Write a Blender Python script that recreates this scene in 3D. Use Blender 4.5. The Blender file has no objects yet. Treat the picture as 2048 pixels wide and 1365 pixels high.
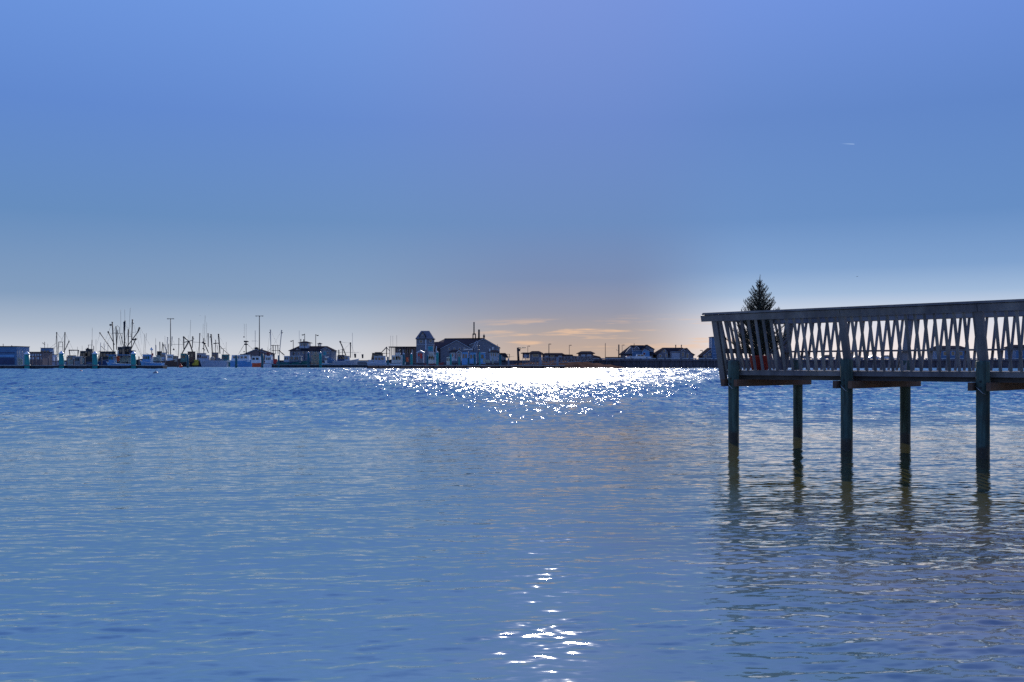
import bpy, math, random
import numpy as np
from mathutils import Vector, Matrix
R = math.radians
rnd = random.Random(7)
scene = bpy.context.scene
col = scene.collection

# ------------------------------------------------------------------ camera
F = 1991.0            # focal length in photo pixels (photo 2048 wide)
EYE = 1.43            # eye height over the water
YH = 729.0            # horizon row in the photo
cd = bpy.data.cameras.new("camera")
cam = bpy.data.objects.new("camera", cd); col.objects.link(cam)
cam.location = (0, 0, EYE); cam.rotation_euler = (R(90), 0, 0)
cd.sensor_width = 36.0; cd.lens = F / 2048 * 36.0
cd.shift_y = (YH - 682.5) / 2048
cd.clip_start = 0.1; cd.clip_end = 20000
scene.camera = cam

# ------------------------------------------------------------------ view + sampling
scene.view_settings.view_transform = 'Standard'
scene.view_settings.look = 'None'
scene.view_settings.exposure = 0.0
scene.view_settings.gamma = 1.0
try:
    scene.cycles.use_denoising = False
    scene.cycles.sample_clamp_indirect = 6.0
    scene.cycles.max_bounces = 6
    scene.cycles.transparent_max_bounces = 8
except Exception:
    pass

def lin(c):
    return tuple(((v / 255) / 12.92 if v / 255 <= 0.04045 else ((v / 255 + 0.055) / 1.055) ** 2.4) for v in c)

class NT:
    """small node-tree helper"""
    def __init__(s, tree): s.t = tree; s.n = tree.nodes; s.l = tree.links
    def new(s, typ, **kw):
        nd = s.n.new(typ)
        for k, v in kw.items(): setattr(nd, k, v)
        return nd
    def put(s, sock, v):
        if v is None: return
        if hasattr(v, 'is_output') or isinstance(v, bpy.types.NodeSocket): s.l.new(v, sock)
        else: sock.default_value = v
    def math(s, op, a, b=None, c=None, clamp=False):
        nd = s.new('ShaderNodeMath', operation=op, use_clamp=clamp)
        for i, v in enumerate((a, b, c)):
            if v is not None: s.put(nd.inputs[i], v)
        return nd.outputs[0]
    def vmath(s, op, a, b=None, scale=None):
        nd = s.new('ShaderNodeVectorMath', operation=op)
        s.put(nd.inputs[0], a)
        if b is not None: s.put(nd.inputs[1], b)
        if scale is not None: s.put(nd.inputs['Scale'], scale)
        return nd.outputs[0]
    def step(s, v, a, b, lo=0.0, hi=1.0):
        nd = s.new('ShaderNodeMapRange', interpolation_type='SMOOTHSTEP')
        s.put(nd.inputs['Value'], v); nd.inputs['From Min'].default_value = a; nd.inputs['From Max'].default_value = b
        nd.inputs['To Min'].default_value = lo; nd.inputs['To Max'].default_value = hi
        return nd.outputs[0]
    def mix(s, f, a, b, blend='MIX'):
        nd = s.new('ShaderNodeMix', data_type='RGBA', blend_type=blend)
        s.put(nd.inputs[0], f)
        for sock, v in ((nd.inputs[6], a), (nd.inputs[7], b)):
            if isinstance(v, tuple): v = (v + (1.0,))[:4]
            s.put(sock, v)
        return nd.outputs[2]
    def noise(s, vec, scale, detail=2.0, rough=0.5, out='Fac'):
        nd = s.new('ShaderNodeTexNoise'); s.put(nd.inputs['Vector'], vec)
        nd.inputs['Scale'].default_value = scale; nd.inputs['Detail'].default_value = detail
        nd.inputs['Roughness'].default_value = rough
        return nd.outputs[out]
    def ramp(s, f, stops):
        nd = s.new('ShaderNodeValToRGB'); s.put(nd.inputs[0], f)
        el = nd.color_ramp.elements
        while len(el) < len(stops): el.new(0.5)
        for e, (p, c) in zip(el, stops): e.position = p; e.color = tuple(c) + (1.0,)
        return nd.outputs[0]
    def xyz(s, x, y, z=0.0):
        nd = s.new('ShaderNodeCombineXYZ')
        for i, v in enumerate((x, y, z)): s.put(nd.inputs[i], v)
        return nd.outputs[0]

# ------------------------------------------------------------------ sky
SUN_EL, SUN_AZ = R(24.0), R(2.2)
world = bpy.data.worlds.new("World"); scene.world = world; world.use_nodes = True
W = NT(world.node_tree); W.n.clear()
gen = W.new('ShaderNodeTexCoord').outputs['Generated']
sep = W.new('ShaderNodeSeparateXYZ'); W.l.new(gen, sep.inputs[0])
dx, dy, dz = sep.outputs
az = W.math('MULTIPLY', W.math('ARCTAN2', dx, dy), 180 / math.pi)      # degrees right of the view
fac = W.math('MULTIPLY', dz, 1 / 0.6, clamp=True)
def sky_ramp(stops): return W.ramp(fac, [(z / 0.6, lin(c)) for z, c in stops])
left = sky_ramp([(0, (210, 212, 217)), (.016, (200, 206, 217)), (.036, (168, 183, 203)), (.065, (128, 156, 190)), (.14, (98, 139, 190)),
                 (.235, (94, 135, 206)), (.345, (108, 150, 224)), (.6, (78, 116, 200))])
mid = sky_ramp([(0, (192, 173, 158)), (.018, (182, 163, 155)), (.034, (164, 156, 160)), (.052, (140, 146, 168)), (.085, (112, 135, 176)),
                (.14, (96, 134, 188)), (.235, (96, 132, 202)), (.345, (109, 142, 216)), (.6, (78, 116, 200))])
right = sky_ramp([(0, (246, 236, 234)), (.018, (240, 230, 230)), (.045, (212, 218, 232)), (.068, (158, 185, 218)), (.092, (124, 160, 206)),
                  (.14, (98, 140, 196)), (.235, (92, 132, 200)), (.345, (108, 145, 222)), (.6, (78, 116, 200))])
base = W.mix(W.step(az, -11, 3), left, mid)
base = W.mix(W.step(az, 6, 14), base, right)
base = W.mix(W.step(az, 45, 100), base, left)
# thin peach cloud streaks low over the harbour
cv = W.xyz(W.math('MULTIPLY', az, 0.22), W.math('MULTIPLY', dz, 150.0), 3.7)
cn = W.noise(cv, 1.0, 4.0, 0.55)
cm = W.step(cn, 0.49, 0.63)
band = W.math('MULTIPLY', W.step(dz, 0.012, 0.022), W.step(dz, 0.052, 0.034))
azm = W.math('MULTIPLY', W.step(az, -4, 2), W.step(az, 16, 9))
cm = W.math('MULTIPLY', W.math('MULTIPLY', cm, band), W.math('MULTIPLY', azm, 0.75))
base = W.mix(cm, base, lin((236, 194, 160)))
tl = W.math('ABSOLUTE', W.math('SUBTRACT', W.math('ADD', dz, W.math('MULTIPLY', W.math('SUBTRACT', az, 18.6), .0019)), .2054))
tm = W.math('MULTIPLY', W.step(tl, .0007, .0001), W.math('MULTIPLY', W.step(az, 18.2, 18.85), W.step(az, 19.02, 18.93)))
base = W.mix(W.math('MULTIPLY', tm, .55), base, lin((168, 196, 236)))
skytex = W.new('ShaderNodeTexSky'); skytex.sky_type = 'NISHITA'; skytex.sun_disc = False
skytex.sun_elevation = SUN_EL; skytex.sun_rotation = SUN_AZ
nish = W.vmath('SCALE', skytex.outputs[0], scale=0.08)
bgc = W.mix(0.02, base, nish)
bg = W.new('ShaderNodeBackground'); W.l.new(bgc, bg.inputs[0]); bg.inputs[1].default_value = 1.0
W.l.new(bg.outputs[0], W.new('ShaderNodeOutputWorld').inputs[0])

# ------------------------------------------------------------------ sun
sl = bpy.data.lights.new("sun", 'SUN'); sl.energy = 4.0; sl.angle = R(0.6); sl.color = (1.0, 0.95, 0.86)
so = bpy.data.objects.new("sun", sl); col.objects.link(so)
S = Vector((math.sin(SUN_AZ) * math.cos(SUN_EL), math.cos(SUN_AZ) * math.cos(SUN_EL), math.sin(SUN_EL)))
so.rotation_euler = S.to_track_quat('Z', 'Y').to_euler(); so.location = (0, 0, 50)

# ------------------------------------------------------------------ materials
MATS = {}
def mat(name, c, rough=0.7, var=0.25, scale=2.0, stretch=(1, 1, 1), metal=0.0, spec=0.4, c2=None, bump=0.0, tone=0.0):
    if name in MATS: return MATS[name]
    m = bpy.data.materials.new(name); m.use_nodes = True
    N = NT(m.node_tree); b = N.n['Principled BSDF']
    co = N.new('ShaderNodeTexCoord').outputs['Object']
    mp = N.new('ShaderNodeMapping'); N.l.new(co, mp.inputs[0]); mp.inputs['Scale'].default_value = stretch
    f = N.noise(mp.outputs[0], scale, 5.0, 0.65)
    f = N.step(f, 0.3, 0.7)
    lo = tuple(v * (1 - var) for v in c); hi = tuple(min(1, v * (1 + var)) for v in c)
    if c2: lo, hi = c, c2
    cc = N.mix(f, lo, hi)
    if tone:                                                        # boards differ a little from one another
        ri = N.new('ShaderNodeNewGeometry').outputs['Random Per Island']; ro = N.new('ShaderNodeObjectInfo').outputs['Random']
        k = N.math('ADD', N.math('MULTIPLY', N.math('ADD', ri, ro), tone), 1.0 - tone)
        blot = N.step(N.noise(co, 1.3, 4, .65), .38, .62, 1 - tone * .8, 1 + tone * .5)
        cc = N.mix(1.0, cc, N.xyz(N.math('MULTIPLY', k, blot), N.math('MULTIPLY', k, blot), N.math('MULTIPLY', k, N.math('POWER', blot, .7))), 'MULTIPLY')
    N.put(b.inputs['Base Color'], cc)
    b.inputs['Roughness'].default_value = rough; b.inputs['Metallic'].default_value = metal
    b.inputs['Specular IOR Level'].default_value = spec
    if bump:
        bm = N.new('ShaderNodeBump'); bm.inputs['Strength'].default_value = bump; bm.inputs['Distance'].default_value = 0.02
        N.l.new(f, bm.inputs['Height']); N.l.new(bm.outputs[0], b.inputs['Normal'])
    MATS[name] = m
    return m
M = dict(
    rail=mat('grey_painted_timber', (.175, .16, .155), .65, .30, 3, (1, 1, .25), bump=.25, tone=.28),
    bar=mat('grey_weathered_bars', (.19, .175, .16), .7, .35, 5, (1, 1, .2), tone=.35),
    deck=mat('deck_boards', (.26, .24, .22), .75, .3, 4, tone=.3),
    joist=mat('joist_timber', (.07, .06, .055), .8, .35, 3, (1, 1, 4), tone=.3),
    cap=mat('cap_timber', (.20, .10, .055), .8, .4, 3, (1, 1, 5), c2=(.12, .075, .05), bump=.2, tone=.3),
    trap=mat('trap_wire', (.32, .33, .27), .7, .6, 3),
    white=mat('white_paint', (.74, .74, .74), .4, .08, 1),
    cream=mat('cream_paint', (.62, .58, .5), .5, .15, 1),
    teal=mat('teal_pile_paint', (.02, .27, .23), .45, .25, 1.5, (1, 1, .3)),
    tealdark=mat('dark_teal_paint', (.012, .11, .13), .45, .25, 1.5, (1, 1, .3)),
    shingle=mat('grey_shingles', (.20, .185, .20), .85, .3, 1.2, (1, 1, 6)),
    shinglewarm=mat('brown_shingles', (.18, .125, .12), .85, .3, 1.2, (1, 1, 6)),
    roof=mat('dark_roof', (.045, .04, .045), 1.0, .3, 1, spec=0.0),
    roofbrown=mat('brown_roof', (.10, .055, .05), 1.0, .3, .8, (1, 1, 4)),
    trim=mat('white_trim', (.5, .52, .58), .5, .08, 1),
    glass=mat('dark_glass', (.02, .025, .03), .08, .1, 1, spec=.8),
    blue=mat('sky_blue_hull', (.13, .33, .58), .35, .15, .7),
    bluewall=mat('blue_wall', (.09, .19, .33), .5, .2, .7, (1, 1, 4)),
    palehull=mat('pale_blue_grey_hull', (.42, .44, .50), .35, .12, .7),
    navy=mat('navy_hull', (.02, .045, .13), .35, .2, .7),
    green=mat('sea_green_hull', (.04, .19, .19), .4, .2, .7),
    dark=mat('dark_steel', (.022, .022, .026), .55, .3, 1),
    rust=mat('rusty_steel', (.17, .085, .05), .8, .4, 1.2, c2=(.09, .06, .05)),
    steel=mat('grey_steel', (.20, .205, .22), .5, .25, 1),
    redhull=mat('dark_red_hull', (.20, .03, .035), .4, .2, .7),
    orange=mat('orange_plastic', (.75, .10, .03), .45, .1, 1),
    red=mat('red_plastic', (.55, .03, .025), .45, .1, 1),
    yellow=mat('yellow_paint', (.55, .42, .03), .5, .15, 1),
    tan=mat('tan_canvas', (.45, .34, .24), .7, .15, 1),
    float_=mat('dark_float_timber', (.05, .045, .045), .8, .4, .8, (1, 1, 3)),
    brownfloat=mat('brown_float_timber', (.20, .10, .06), .85, .45, .6, (1, 1, 3)),
    toprail=mat('pale_kerb', (.42, .40, .38), .7, .2, .6),  # also stands in for sky gaps along the wharf edge
    wharf=mat('wharf_timber', (.11, .085, .09), .85, .4, .5, (3, 1, .4)),
    sand=mat('brown_shore_sand', (.11, .062, .042), 1.0, .4, .35, spec=0.0),
    tyre=mat('tyre_rubber', (.02, .02, .02), .85, .2, 3),
    bark=mat('spruce_bark', (.07, .05, .035), .9, .3, 8),
    needle=mat('spruce_needles', (.028, .045, .03), .75, .5, 6, c2=(.075, .095, .05)),
    bird=mat('bird_feathers', (.05, .05, .055), .8, .3, 6),
    tub=mat('red_tub_plastic', (.45, .05, .03), .5, .3, 3),
    wire=mat('galvanised_wire', (.4, .4, .38), .4, .2, 4, metal=.4),
    tealpanel=mat('teal_glazed_panel', (.02, .26, .30), .3, .3, .6),
)

def pile_material():
    m = bpy.data.materials.new('treated_green_pile'); m.use_nodes = True
    N = NT(m.node_tree); b = N.n['Principled BSDF']
    geo = N.new('ShaderNodeNewGeometry').outputs['Position']
    sp = N.new('ShaderNodeSeparateXYZ'); N.l.new(geo, sp.inputs[0]); z = sp.outputs[2]
    st = N.vmath('MULTIPLY', geo, (14, 14, 1.1))
    g = N.step(N.noise(st, 1.0, 5, .65), .3, .72)
    c = N.mix(g, (.020, .042, .034), (.10, .165, .13))
    big = N.step(N.noise(geo, 2.2, 4, .6), .45, .7)
    c = N.mix(N.math('MULTIPLY', big, .75), c, (.050, .045, .032))
    crack = N.step(N.noise(N.vmath('MULTIPLY', geo, (34, 34, .8)), 1.0, 3, .7), .60, .68)
    c = N.mix(N.math('MULTIPLY', crack, .8), c, (.012, .012, .012))
    tide = N.math('ADD', z, N.math('MULTIPLY', N.noise(geo, 9.0, 3, .6), .16))
    c = N.mix(N.step(tide, .30, .22), c, (.012, .010, .010))        # wet, weed-covered foot
    barn = N.math('MULTIPLY', N.step(N.noise(geo, 55.0, 2, .6), .60, .68), N.math('MULTIPLY', N.step(z, .50, .30), N.step(N.noise(geo, 7.0, 2, .5), .42, .58)))
    c = N.mix(N.math('MULTIPLY', barn, .75), c, (.22, .21, .17))
    N.put(b.inputs['Base Color'], c)
    N.put(b.inputs['Roughness'], N.step(tide, .22, .32, .35, .75))
    bm = N.new('ShaderNodeBump'); bm.inputs['Strength'].default_value = .35; bm.inputs['Distance'].default_value = .01
    N.l.new(g, bm.inputs['Height']); N.l.new(bm.outputs[0], b.inputs['Normal'])
    return m
M['pile'] = pile_material()

def water_material():
    m = bpy.data.materials.new('harbour_water'); m.use_nodes = True
    N = NT(m.node_tree); b = N.n['Principled BSDF']
    pos = N.new('ShaderNodeNewGeometry').outputs['Position']
    sp = N.new('ShaderNodeSeparateXYZ'); N.l.new(pos, sp.inputs[0]); x, y, _ = sp.outputs
    # capillary ripples finer than the modelled waves
    warp = N.vmath('SCALE', N.vmath('SUBTRACT', N.noise(N.vmath('MULTIPLY', pos, (.45, .8, 1)), 1.0, 2, .5, 'Color'), (.5, .5, .5)), scale=3.0)
    v = N.vmath('ADD', N.vmath('MULTIPLY', pos, (9.0, 26.0, 1)), warp)
    fine = N.vmath('MULTIPLY', N.vmath('SUBTRACT', N.noise(v, 1.0, 2, .5, 'Color'), (.5, .5, .5)), (.16, .26, 0))
    v2 = N.vmath('ADD', N.vmath('MULTIPLY', pos, (3.4, .55, 1)), (7.7, 3.1, 0))
    fleck = N.vmath('MULTIPLY', N.vmath('SUBTRACT', N.noise(v2, 1.0, 1.0, .5, 'Color'), (.5, .5, .5)), (1.05, 1.6, 0))
    fine = N.vmath('ADD', fine, N.vmath('SCALE', fleck, scale=N.step(y, 14.0, 60.0)))
    v3 = N.vmath('ADD', N.vmath('MULTIPLY', pos, (9.0, 7.0, 1)), (1.7, 9.1, 0))
    chop = N.vmath('MULTIPLY', N.vmath('SUBTRACT', N.noise(v3, 1.0, 1.0, .5, 'Color'), (.5, .5, .5)), (.75, 1.2, 0))
    fine = N.vmath('ADD', fine, N.vmath('SCALE', chop, scale=N.step(y, 15.0, 52.0)))
    v4 = N.vmath('ADD', N.vmath('MULTIPLY', pos, (3.0, 12.0, 1)), N.vmath('SCALE', warp, scale=.8))
    st = N.math('SUBTRACT', N.noise(v4, 1.0, 1.2, .5), .5)
    st = N.math('SUBTRACT', N.math('MULTIPLY', N.math('MAXIMUM', st, 0.0), 1.9), N.math('MULTIPLY', N.math('MAXIMUM', N.math('MULTIPLY', st, -1.0), 0.0), .55))
    st = N.math('MULTIPLY', st, N.step(y, 30.0, 9.0, .10, .16))                # ripples steeper on their lee side
    fine = N.vmath('SUBTRACT', fine, N.xyz(0.0, st, 0.0))
    geon = N.new('ShaderNodeNewGeometry').outputs['Normal']
    nrm = N.vmath('NORMALIZE', N.vmath('SUBTRACT', geon, fine))
    N.l.new(nrm, b.inputs['Normal'])
    # sandy shallows by the beach, blue farther out; olive tint darkens the pier's reflection
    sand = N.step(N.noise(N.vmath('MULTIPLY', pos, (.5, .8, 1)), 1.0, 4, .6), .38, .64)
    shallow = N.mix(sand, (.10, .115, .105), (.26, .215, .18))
    body = N.mix(N.step(y, 5.0, 12.0), shallow, (.085, .076, .022))  # olive bottom colour, also painted in to darken the pier's reflection
    off_pier = N.step(N.math('ADD', x, N.math('MULTIPLY', N.math('SUBTRACT', N.noise(pos, .35, 2, .5), .5), 4.0)), 3.6, -.5)
    body = N.mix(N.math('MULTIPLY', off_pier, .9), body, (.10, .23, .285))
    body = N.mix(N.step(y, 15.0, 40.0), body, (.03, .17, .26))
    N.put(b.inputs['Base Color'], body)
    N.put(b.inputs['IOR'], N.math('ADD', N.math('MULTIPLY', N.math('MAXIMUM', off_pier, N.step(y, 14.0, 30.0)), 1.15), 2.6))  # less reflective on the pier side, to deepen the dark reflection there
    N.put(b.inputs['Roughness'], N.step(y, 25, 110, .03, .20))
    return m
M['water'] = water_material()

# ------------------------------------------------------------------ mesh building
class MB:
    def __init__(s): s.v = []; s.f = []; s.smooth = []
    def add(s, vs, fs, smooth=False):
        o = len(s.v); s.v += [tuple(p) for p in vs]
        for f in fs: s.f.append(tuple(i + o for i in f)); s.smooth.append(smooth)
        return s
    def box(s, x0, x1, y0, y1, z0, z1):
        vs = [(x, y, z) for z in (z0, z1) for y in (y0, y1) for x in (x0, x1)]
        return s.add(vs, [(0, 2, 3, 1), (4, 5, 7, 6), (0, 1, 5, 4), (2, 6, 7, 3), (0, 4, 6, 2), (1, 3, 7, 5)])
    def beam(s, p, q, w, h, side):
        """rectangular bar from p to q; side = direction of its width"""
        p, q = Vector(p), Vector(q); d = (q - p).normalized()
        a = Vector(side); a = (a - d * a.dot(d)).normalized(); b = d.cross(a)
        vs = []
        for c in (p, q):
            for i, j in ((-1, -1), (1, -1), (1, 1), (-1, 1)): vs.append(c + a * (i * w / 2) + b * (j * h / 2))
        return s.add(vs, [(3, 2, 1, 0), (4, 5, 6, 7), (0, 1, 5, 4), (1, 2, 6, 5), (2, 3, 7, 6), (3, 0, 4, 7)])
    def tube(s, pts, r0, r1=None, n=8):
        pts = [Vector(p) for p in pts]; r1 = r0 if r1 is None else r1
        vs = []; fs = []; k = len(pts)
        for i, p in enumerate(pts):
            d = (pts[min(i + 1, k - 1)] - pts[max(i - 1, 0)]).normalized()
            a = d.cross(Vector((0, 0, 1)) if abs(d.z) < .9 else Vector((1, 0, 0))).normalized(); b = d.cross(a)
            r = r0 + (r1 - r0) * i / max(1, k - 1)
            for j in range(n):
                t = 2 * math.pi * j / n; vs.append(p + a * (r * math.cos(t)) + b * (r * math.sin(t)))
        for i in range(k - 1):
            for j in range(n): fs.append((i * n + j, i * n + (j + 1) % n, (i + 1) * n + (j + 1) % n, (i + 1) * n + j))
        s.add(vs, fs, True); o = len(s.v) - len(vs)
        s.f.append(tuple(o + j for j in range(n))[::-1]); s.f.append(tuple(o + (k - 1) * n + j for j in range(n))); s.smooth += [False, False]
        return s
    def lathe(s, c, prof, n=14):
        c = Vector(c); vs = []; fs = []
        for r, z in prof:
            for j in range(n):
                t = 2 * math.pi * j / n; vs.append(c + Vector((r * math.cos(t), r * math.sin(t), z)))
        for i in range(len(prof) - 1):
            for j in range(n): fs.append((i * n + j, i * n + (j + 1) % n, (i + 1) * n + (j + 1) % n, (i + 1) * n + j))
        s.add(vs, fs, True); o = len(s.v) - len(vs)
        s.f.append(tuple(o + j for j in range(n))[::-1]); s.f.append(tuple(o + (len(prof) - 1) * n + j for j in range(n))); s.smooth += [False, False]
        return s
    def prism(s, prof, y0, y1):
        """profile in x,z extruded along y"""
        n = len(prof); vs = [(x, y0, z) for x, z in prof] + [(x, y1, z) for x, z in prof]
        fs = [tuple(range(n)), tuple(range(2 * n - 1, n - 1, -1))] + [(i, i + n, (i + 1) % n + n, (i + 1) % n) for i in range(n)]
        return s.add(vs, fs)
    def build(s, name, material, parent=None):
        me = bpy.data.meshes.new(name)
        off = Vector((0, 0, 0)) if parent is None else Vector(parent.get('_o', (0, 0, 0)))
        me.from_pydata([tuple(Vector(p) - off) for p in s.v], [], s.f)
        me.polygons.foreach_set('use_smooth', s.smooth)
        me.materials.append(material); me.update()
        o = bpy.data.objects.new(name, me); col.objects.link(o)
        if parent is not None:
            o.parent = parent; o['_o'] = tuple(off)
        return o
def tag(o, label, cat, group=None):
    o['label'] = label; o['category'] = cat
    if group: o['group'] = group
    return o
def thing(name, label, cat, loc, group=None):
    o = bpy.data.objects.new(name, None); col.objects.link(o)
    o.location = loc; o.empty_display_size = .2; o['_o'] = tuple(loc)
    return tag(o, label, cat, group)
def structure(o): o['kind'] = 'structure'; return o
def copy_tree(o, parent=None):
    c = o.copy(); col.objects.link(c)
    if parent is not None: c.parent = parent
    for ch in list(o.children): copy_tree(ch, c)
    return c
def P(px, py, d): return Vector(((px - 1024) / F * d, d, EYE + (YH - py) / F * d))
def X(px, d): return (px - 1024) / F * d
def Z(py, d): return EYE + (YH - py) / F * d

# ------------------------------------------------------------------ water
def water_mesh():
    """one sheet: waves modelled where they can be told apart, flat sea beyond; calm by the beach, ruffled farther out"""
    rg = np.random.RandomState(11)
    RAT = .0034; y = 2.6; ys = []
    while y < 420: ys.append(y); y += max(.018, y * RAT)
    ys = np.array(ys, np.float32); NX = 1040
    Yg = np.repeat(ys[:, None], NX, 1); Wg = .72 * ys + 3.0
    Xg = Wg[:, None] * np.linspace(-1, 1, NX, dtype=np.float32)[None, :]
    def field(lx, ly, n, seed):
        r = np.random.RandomState(seed); f = np.zeros_like(Xg)
        for _ in range(n):
            t = r.uniform(0, 6.28); m = r.uniform(.6, 1.7)
            f += np.sin(Xg * (m * math.cos(t) * 6.28 / lx) + Yg * (m * math.sin(t) * 6.28 / ly) + r.uniform(0, 6.28))
        return f / math.sqrt(n / 2)
    def sm(v, a, b): t = np.clip((v - a) / (b - a), 0, 1); return t * t * (3 - 2 * t)
    ragged = field(26, 9, 7, 3)
    yw = Yg * (1 + .10 * ragged)
    breeze = sm(yw, 15, 26)                                        # where the wind reaches the water
    gust = 1 + .22 * field(30, 12, 6, 5)
    right = sm(Xg, .8, 2.6) * sm(Yg, 11.5, 8.0)                     # ruffled lee of the pier
    patch = sm(field(2.6, 1.6, 8, 9), 1.25, 2.0) * sm(Yg, 13, 8)
    calm = 1 + .30 * field(5, 2.2, 6, 8)
    zz = np.zeros_like(Xg); dl = np.maximum(.018, Yg * RAT)
    def waves(n, l0, l1, slope, spread, amp, mean=92):
        nonlocal zz
        for _ in range(n):
            lam = l0 * (l1 / l0) ** rg.uniform(); k = 2 * math.pi / lam; th = R(mean + rg.normal() * spread)
            fade = np.clip(lam / (2.6 * dl) - 1, 0, 1)
            ph = Xg * (k * math.cos(th)) + Yg * (k * math.sin(th)) + rg.uniform(0, 6.28)
            zz += (slope * math.sqrt(2 / n) / k) * amp * fade * (np.sin(ph) - .32 * np.sin(2 * ph))
    bend = 1.0
    waves(48, .075, .26, 1.0, 19, A_RIP * calm * (.48 + .52 * sm(Yg, 7.0, 4.9)) * (1 + .5 * breeze) * (1 + .6 * right), 97)
    waves(14, .09, .26, 1.0, 50, .055 * right, 90)
    waves(10, .5, 1.4, 1.0, 22, A_SWELL * (1 - .5 * breeze), 99)
    waves(36, .36, 1.7, 1.0, 48, gust * (.070 * breeze + .12 * sm(Yg, 26, 60)) + .018 * right, 92)
    waves(26, 1.5, 7.0, 1.0, 45, gust * (.014 * breeze + .07 * sm(Yg, 28, 80) + .09 * sm(Yg, 80, 200)), 92)
    edge = np.minimum(sm(Yg, 420, 330), 1)
    zz *= edge
    n0 = len(ys); me = bpy.data.meshes.new('water')
    v = np.stack([Xg, Yg, zz], -1).reshape(-1, 3)
    big = np.array([(-7000, -80, -.25), (7000, -80, -.25), (7000, 9000, -.25), (-7000, 9000, -.25)], np.float32)
    fl = np.array([(-7000, 420, -.004), (7000, 420, -.004), (7000, 9000, -.004), (-7000, 9000, -.004)], np.float32)
    v = np.concatenate([v, big, fl]).astype(np.float32); nv = len(v)
    i = np.arange((n0 - 1) * (NX - 1)); r_, c_ = i // (NX - 1), i % (NX - 1); q = r_ * NX + c_
    f = np.stack([q, q + 1, q + NX + 1, q + NX], -1)
    f = np.concatenate([f, [[nv - 8, nv - 7, nv - 6, nv - 5], [nv - 4, nv - 3, nv - 2, nv - 1]]]).astype(np.int32)
    me.vertices.add(nv); me.vertices.foreach_set('co', v.ravel())
    me.loops.add(f.size); me.loops.foreach_set('vertex_index', f.ravel())
    me.polygons.add(len(f)); me.polygons.foreach_set('loop_start', np.arange(0, f.size, 4, dtype=np.int32)); me.polygons.foreach_set('loop_total', np.full(len(f), 4, np.int32))
    me.polygons.foreach_set('use_smooth', np.ones(len(f), bool))
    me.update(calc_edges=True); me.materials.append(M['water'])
    o = bpy.data.objects.new('water', me); col.objects.link(o); return o
A_RIP, A_SWELL = .070, .014
structure(water_mesh())

# ------------------------------------------------------------------ the near pier
O = Vector((3.97, 18.45, 0)); U = Vector((.70, -.714, 0)).normalized(); Bk = Vector((-U.y, U.x, 0))
Wd = 1.92; ZD = 1.32; LEAN = .26
def L(s, t, z): return O + U * s + Bk * t + Vector((0, 0, z))
S_END = 13.4
SP = [.27 + 2.19 * i for i in range(6)]
pier = thing('wooden_pier', 'grey wooden pier on green piles with leaning slatted railings', 'pier', L(0, 0, 0))
b = MB()
s = 0.0; i = 0
while s < S_END:                                                     # deck boards with open joints
    b.beam(L(s + .068, -.02, ZD - .02), L(s + .068, Wd + .02, ZD - .02), .136, .036 + .002 * (i % 2), U); s += .144; i += 1
b.build('deck', M['deck'], pier)
for t in (-.045, Wd + .045):
    b = MB(); b.beam(L(-.04, t, ZD - .045), L(S_END, t, ZD - .045), .045, .085, Bk); b.build('fascia', M['rail'], pier)
b = MB(); b.beam(L(-.05, -.02, ZD - .045), L(-.05, Wd + .02, ZD - .045), .045, .085, U); b.build('fascia', M['rail'], pier)
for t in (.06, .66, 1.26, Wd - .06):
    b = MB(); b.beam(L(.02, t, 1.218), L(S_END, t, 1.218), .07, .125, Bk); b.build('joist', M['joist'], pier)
for k, s in enumerate(SP):
    for ds in (-.135, .135):
        b = MB(); b.beam(L(s + ds, -.32, 1.092), L(s + ds, Wd + .42, 1.092), .07, .125, U); b.build('cap_beam', M['cap'], pier)
    for side, t in ((0, -.17), (1, Wd + .17)):
        top = 1.50 + .02 * math.sin(k * 2.1 + side)
        r = .097 if side == 0 else .092
        b = MB(); c = L(s, t, 0); jx = .012 * math.sin(k * 3 + side * 2)
        prof = [(r * 1.03, -1.5), (r, 0), (r * .99, .5), (r * 1.0, 1.0), (r * 1.02, 1.3), (r * 1.03, top - .02), (r * .92, top)]
        b.lathe(c + Vector((jx, 0, 0)), prof, 20); b.build('pile', M['pile'], pier)
    for hz in (1.17, 1.075):
        b = MB(); c = L(s, -.262, hz) + Vector((.012 * math.sin(k * 3), 0, 0)); b.tube([c, c - Bk * .022], .017, .014, 8); b.build('bolt', M['dark'], pier)
    b = MB(); b.tube([L(s - .11, -.20, 1.10), L(s - .03, -.285, 1.06), L(s + .04, -.28, .99), L(s + .07, -.26, .98)], .006, .005, 5)
    b.build('wire_tie', M['wire'], pier)

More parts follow.
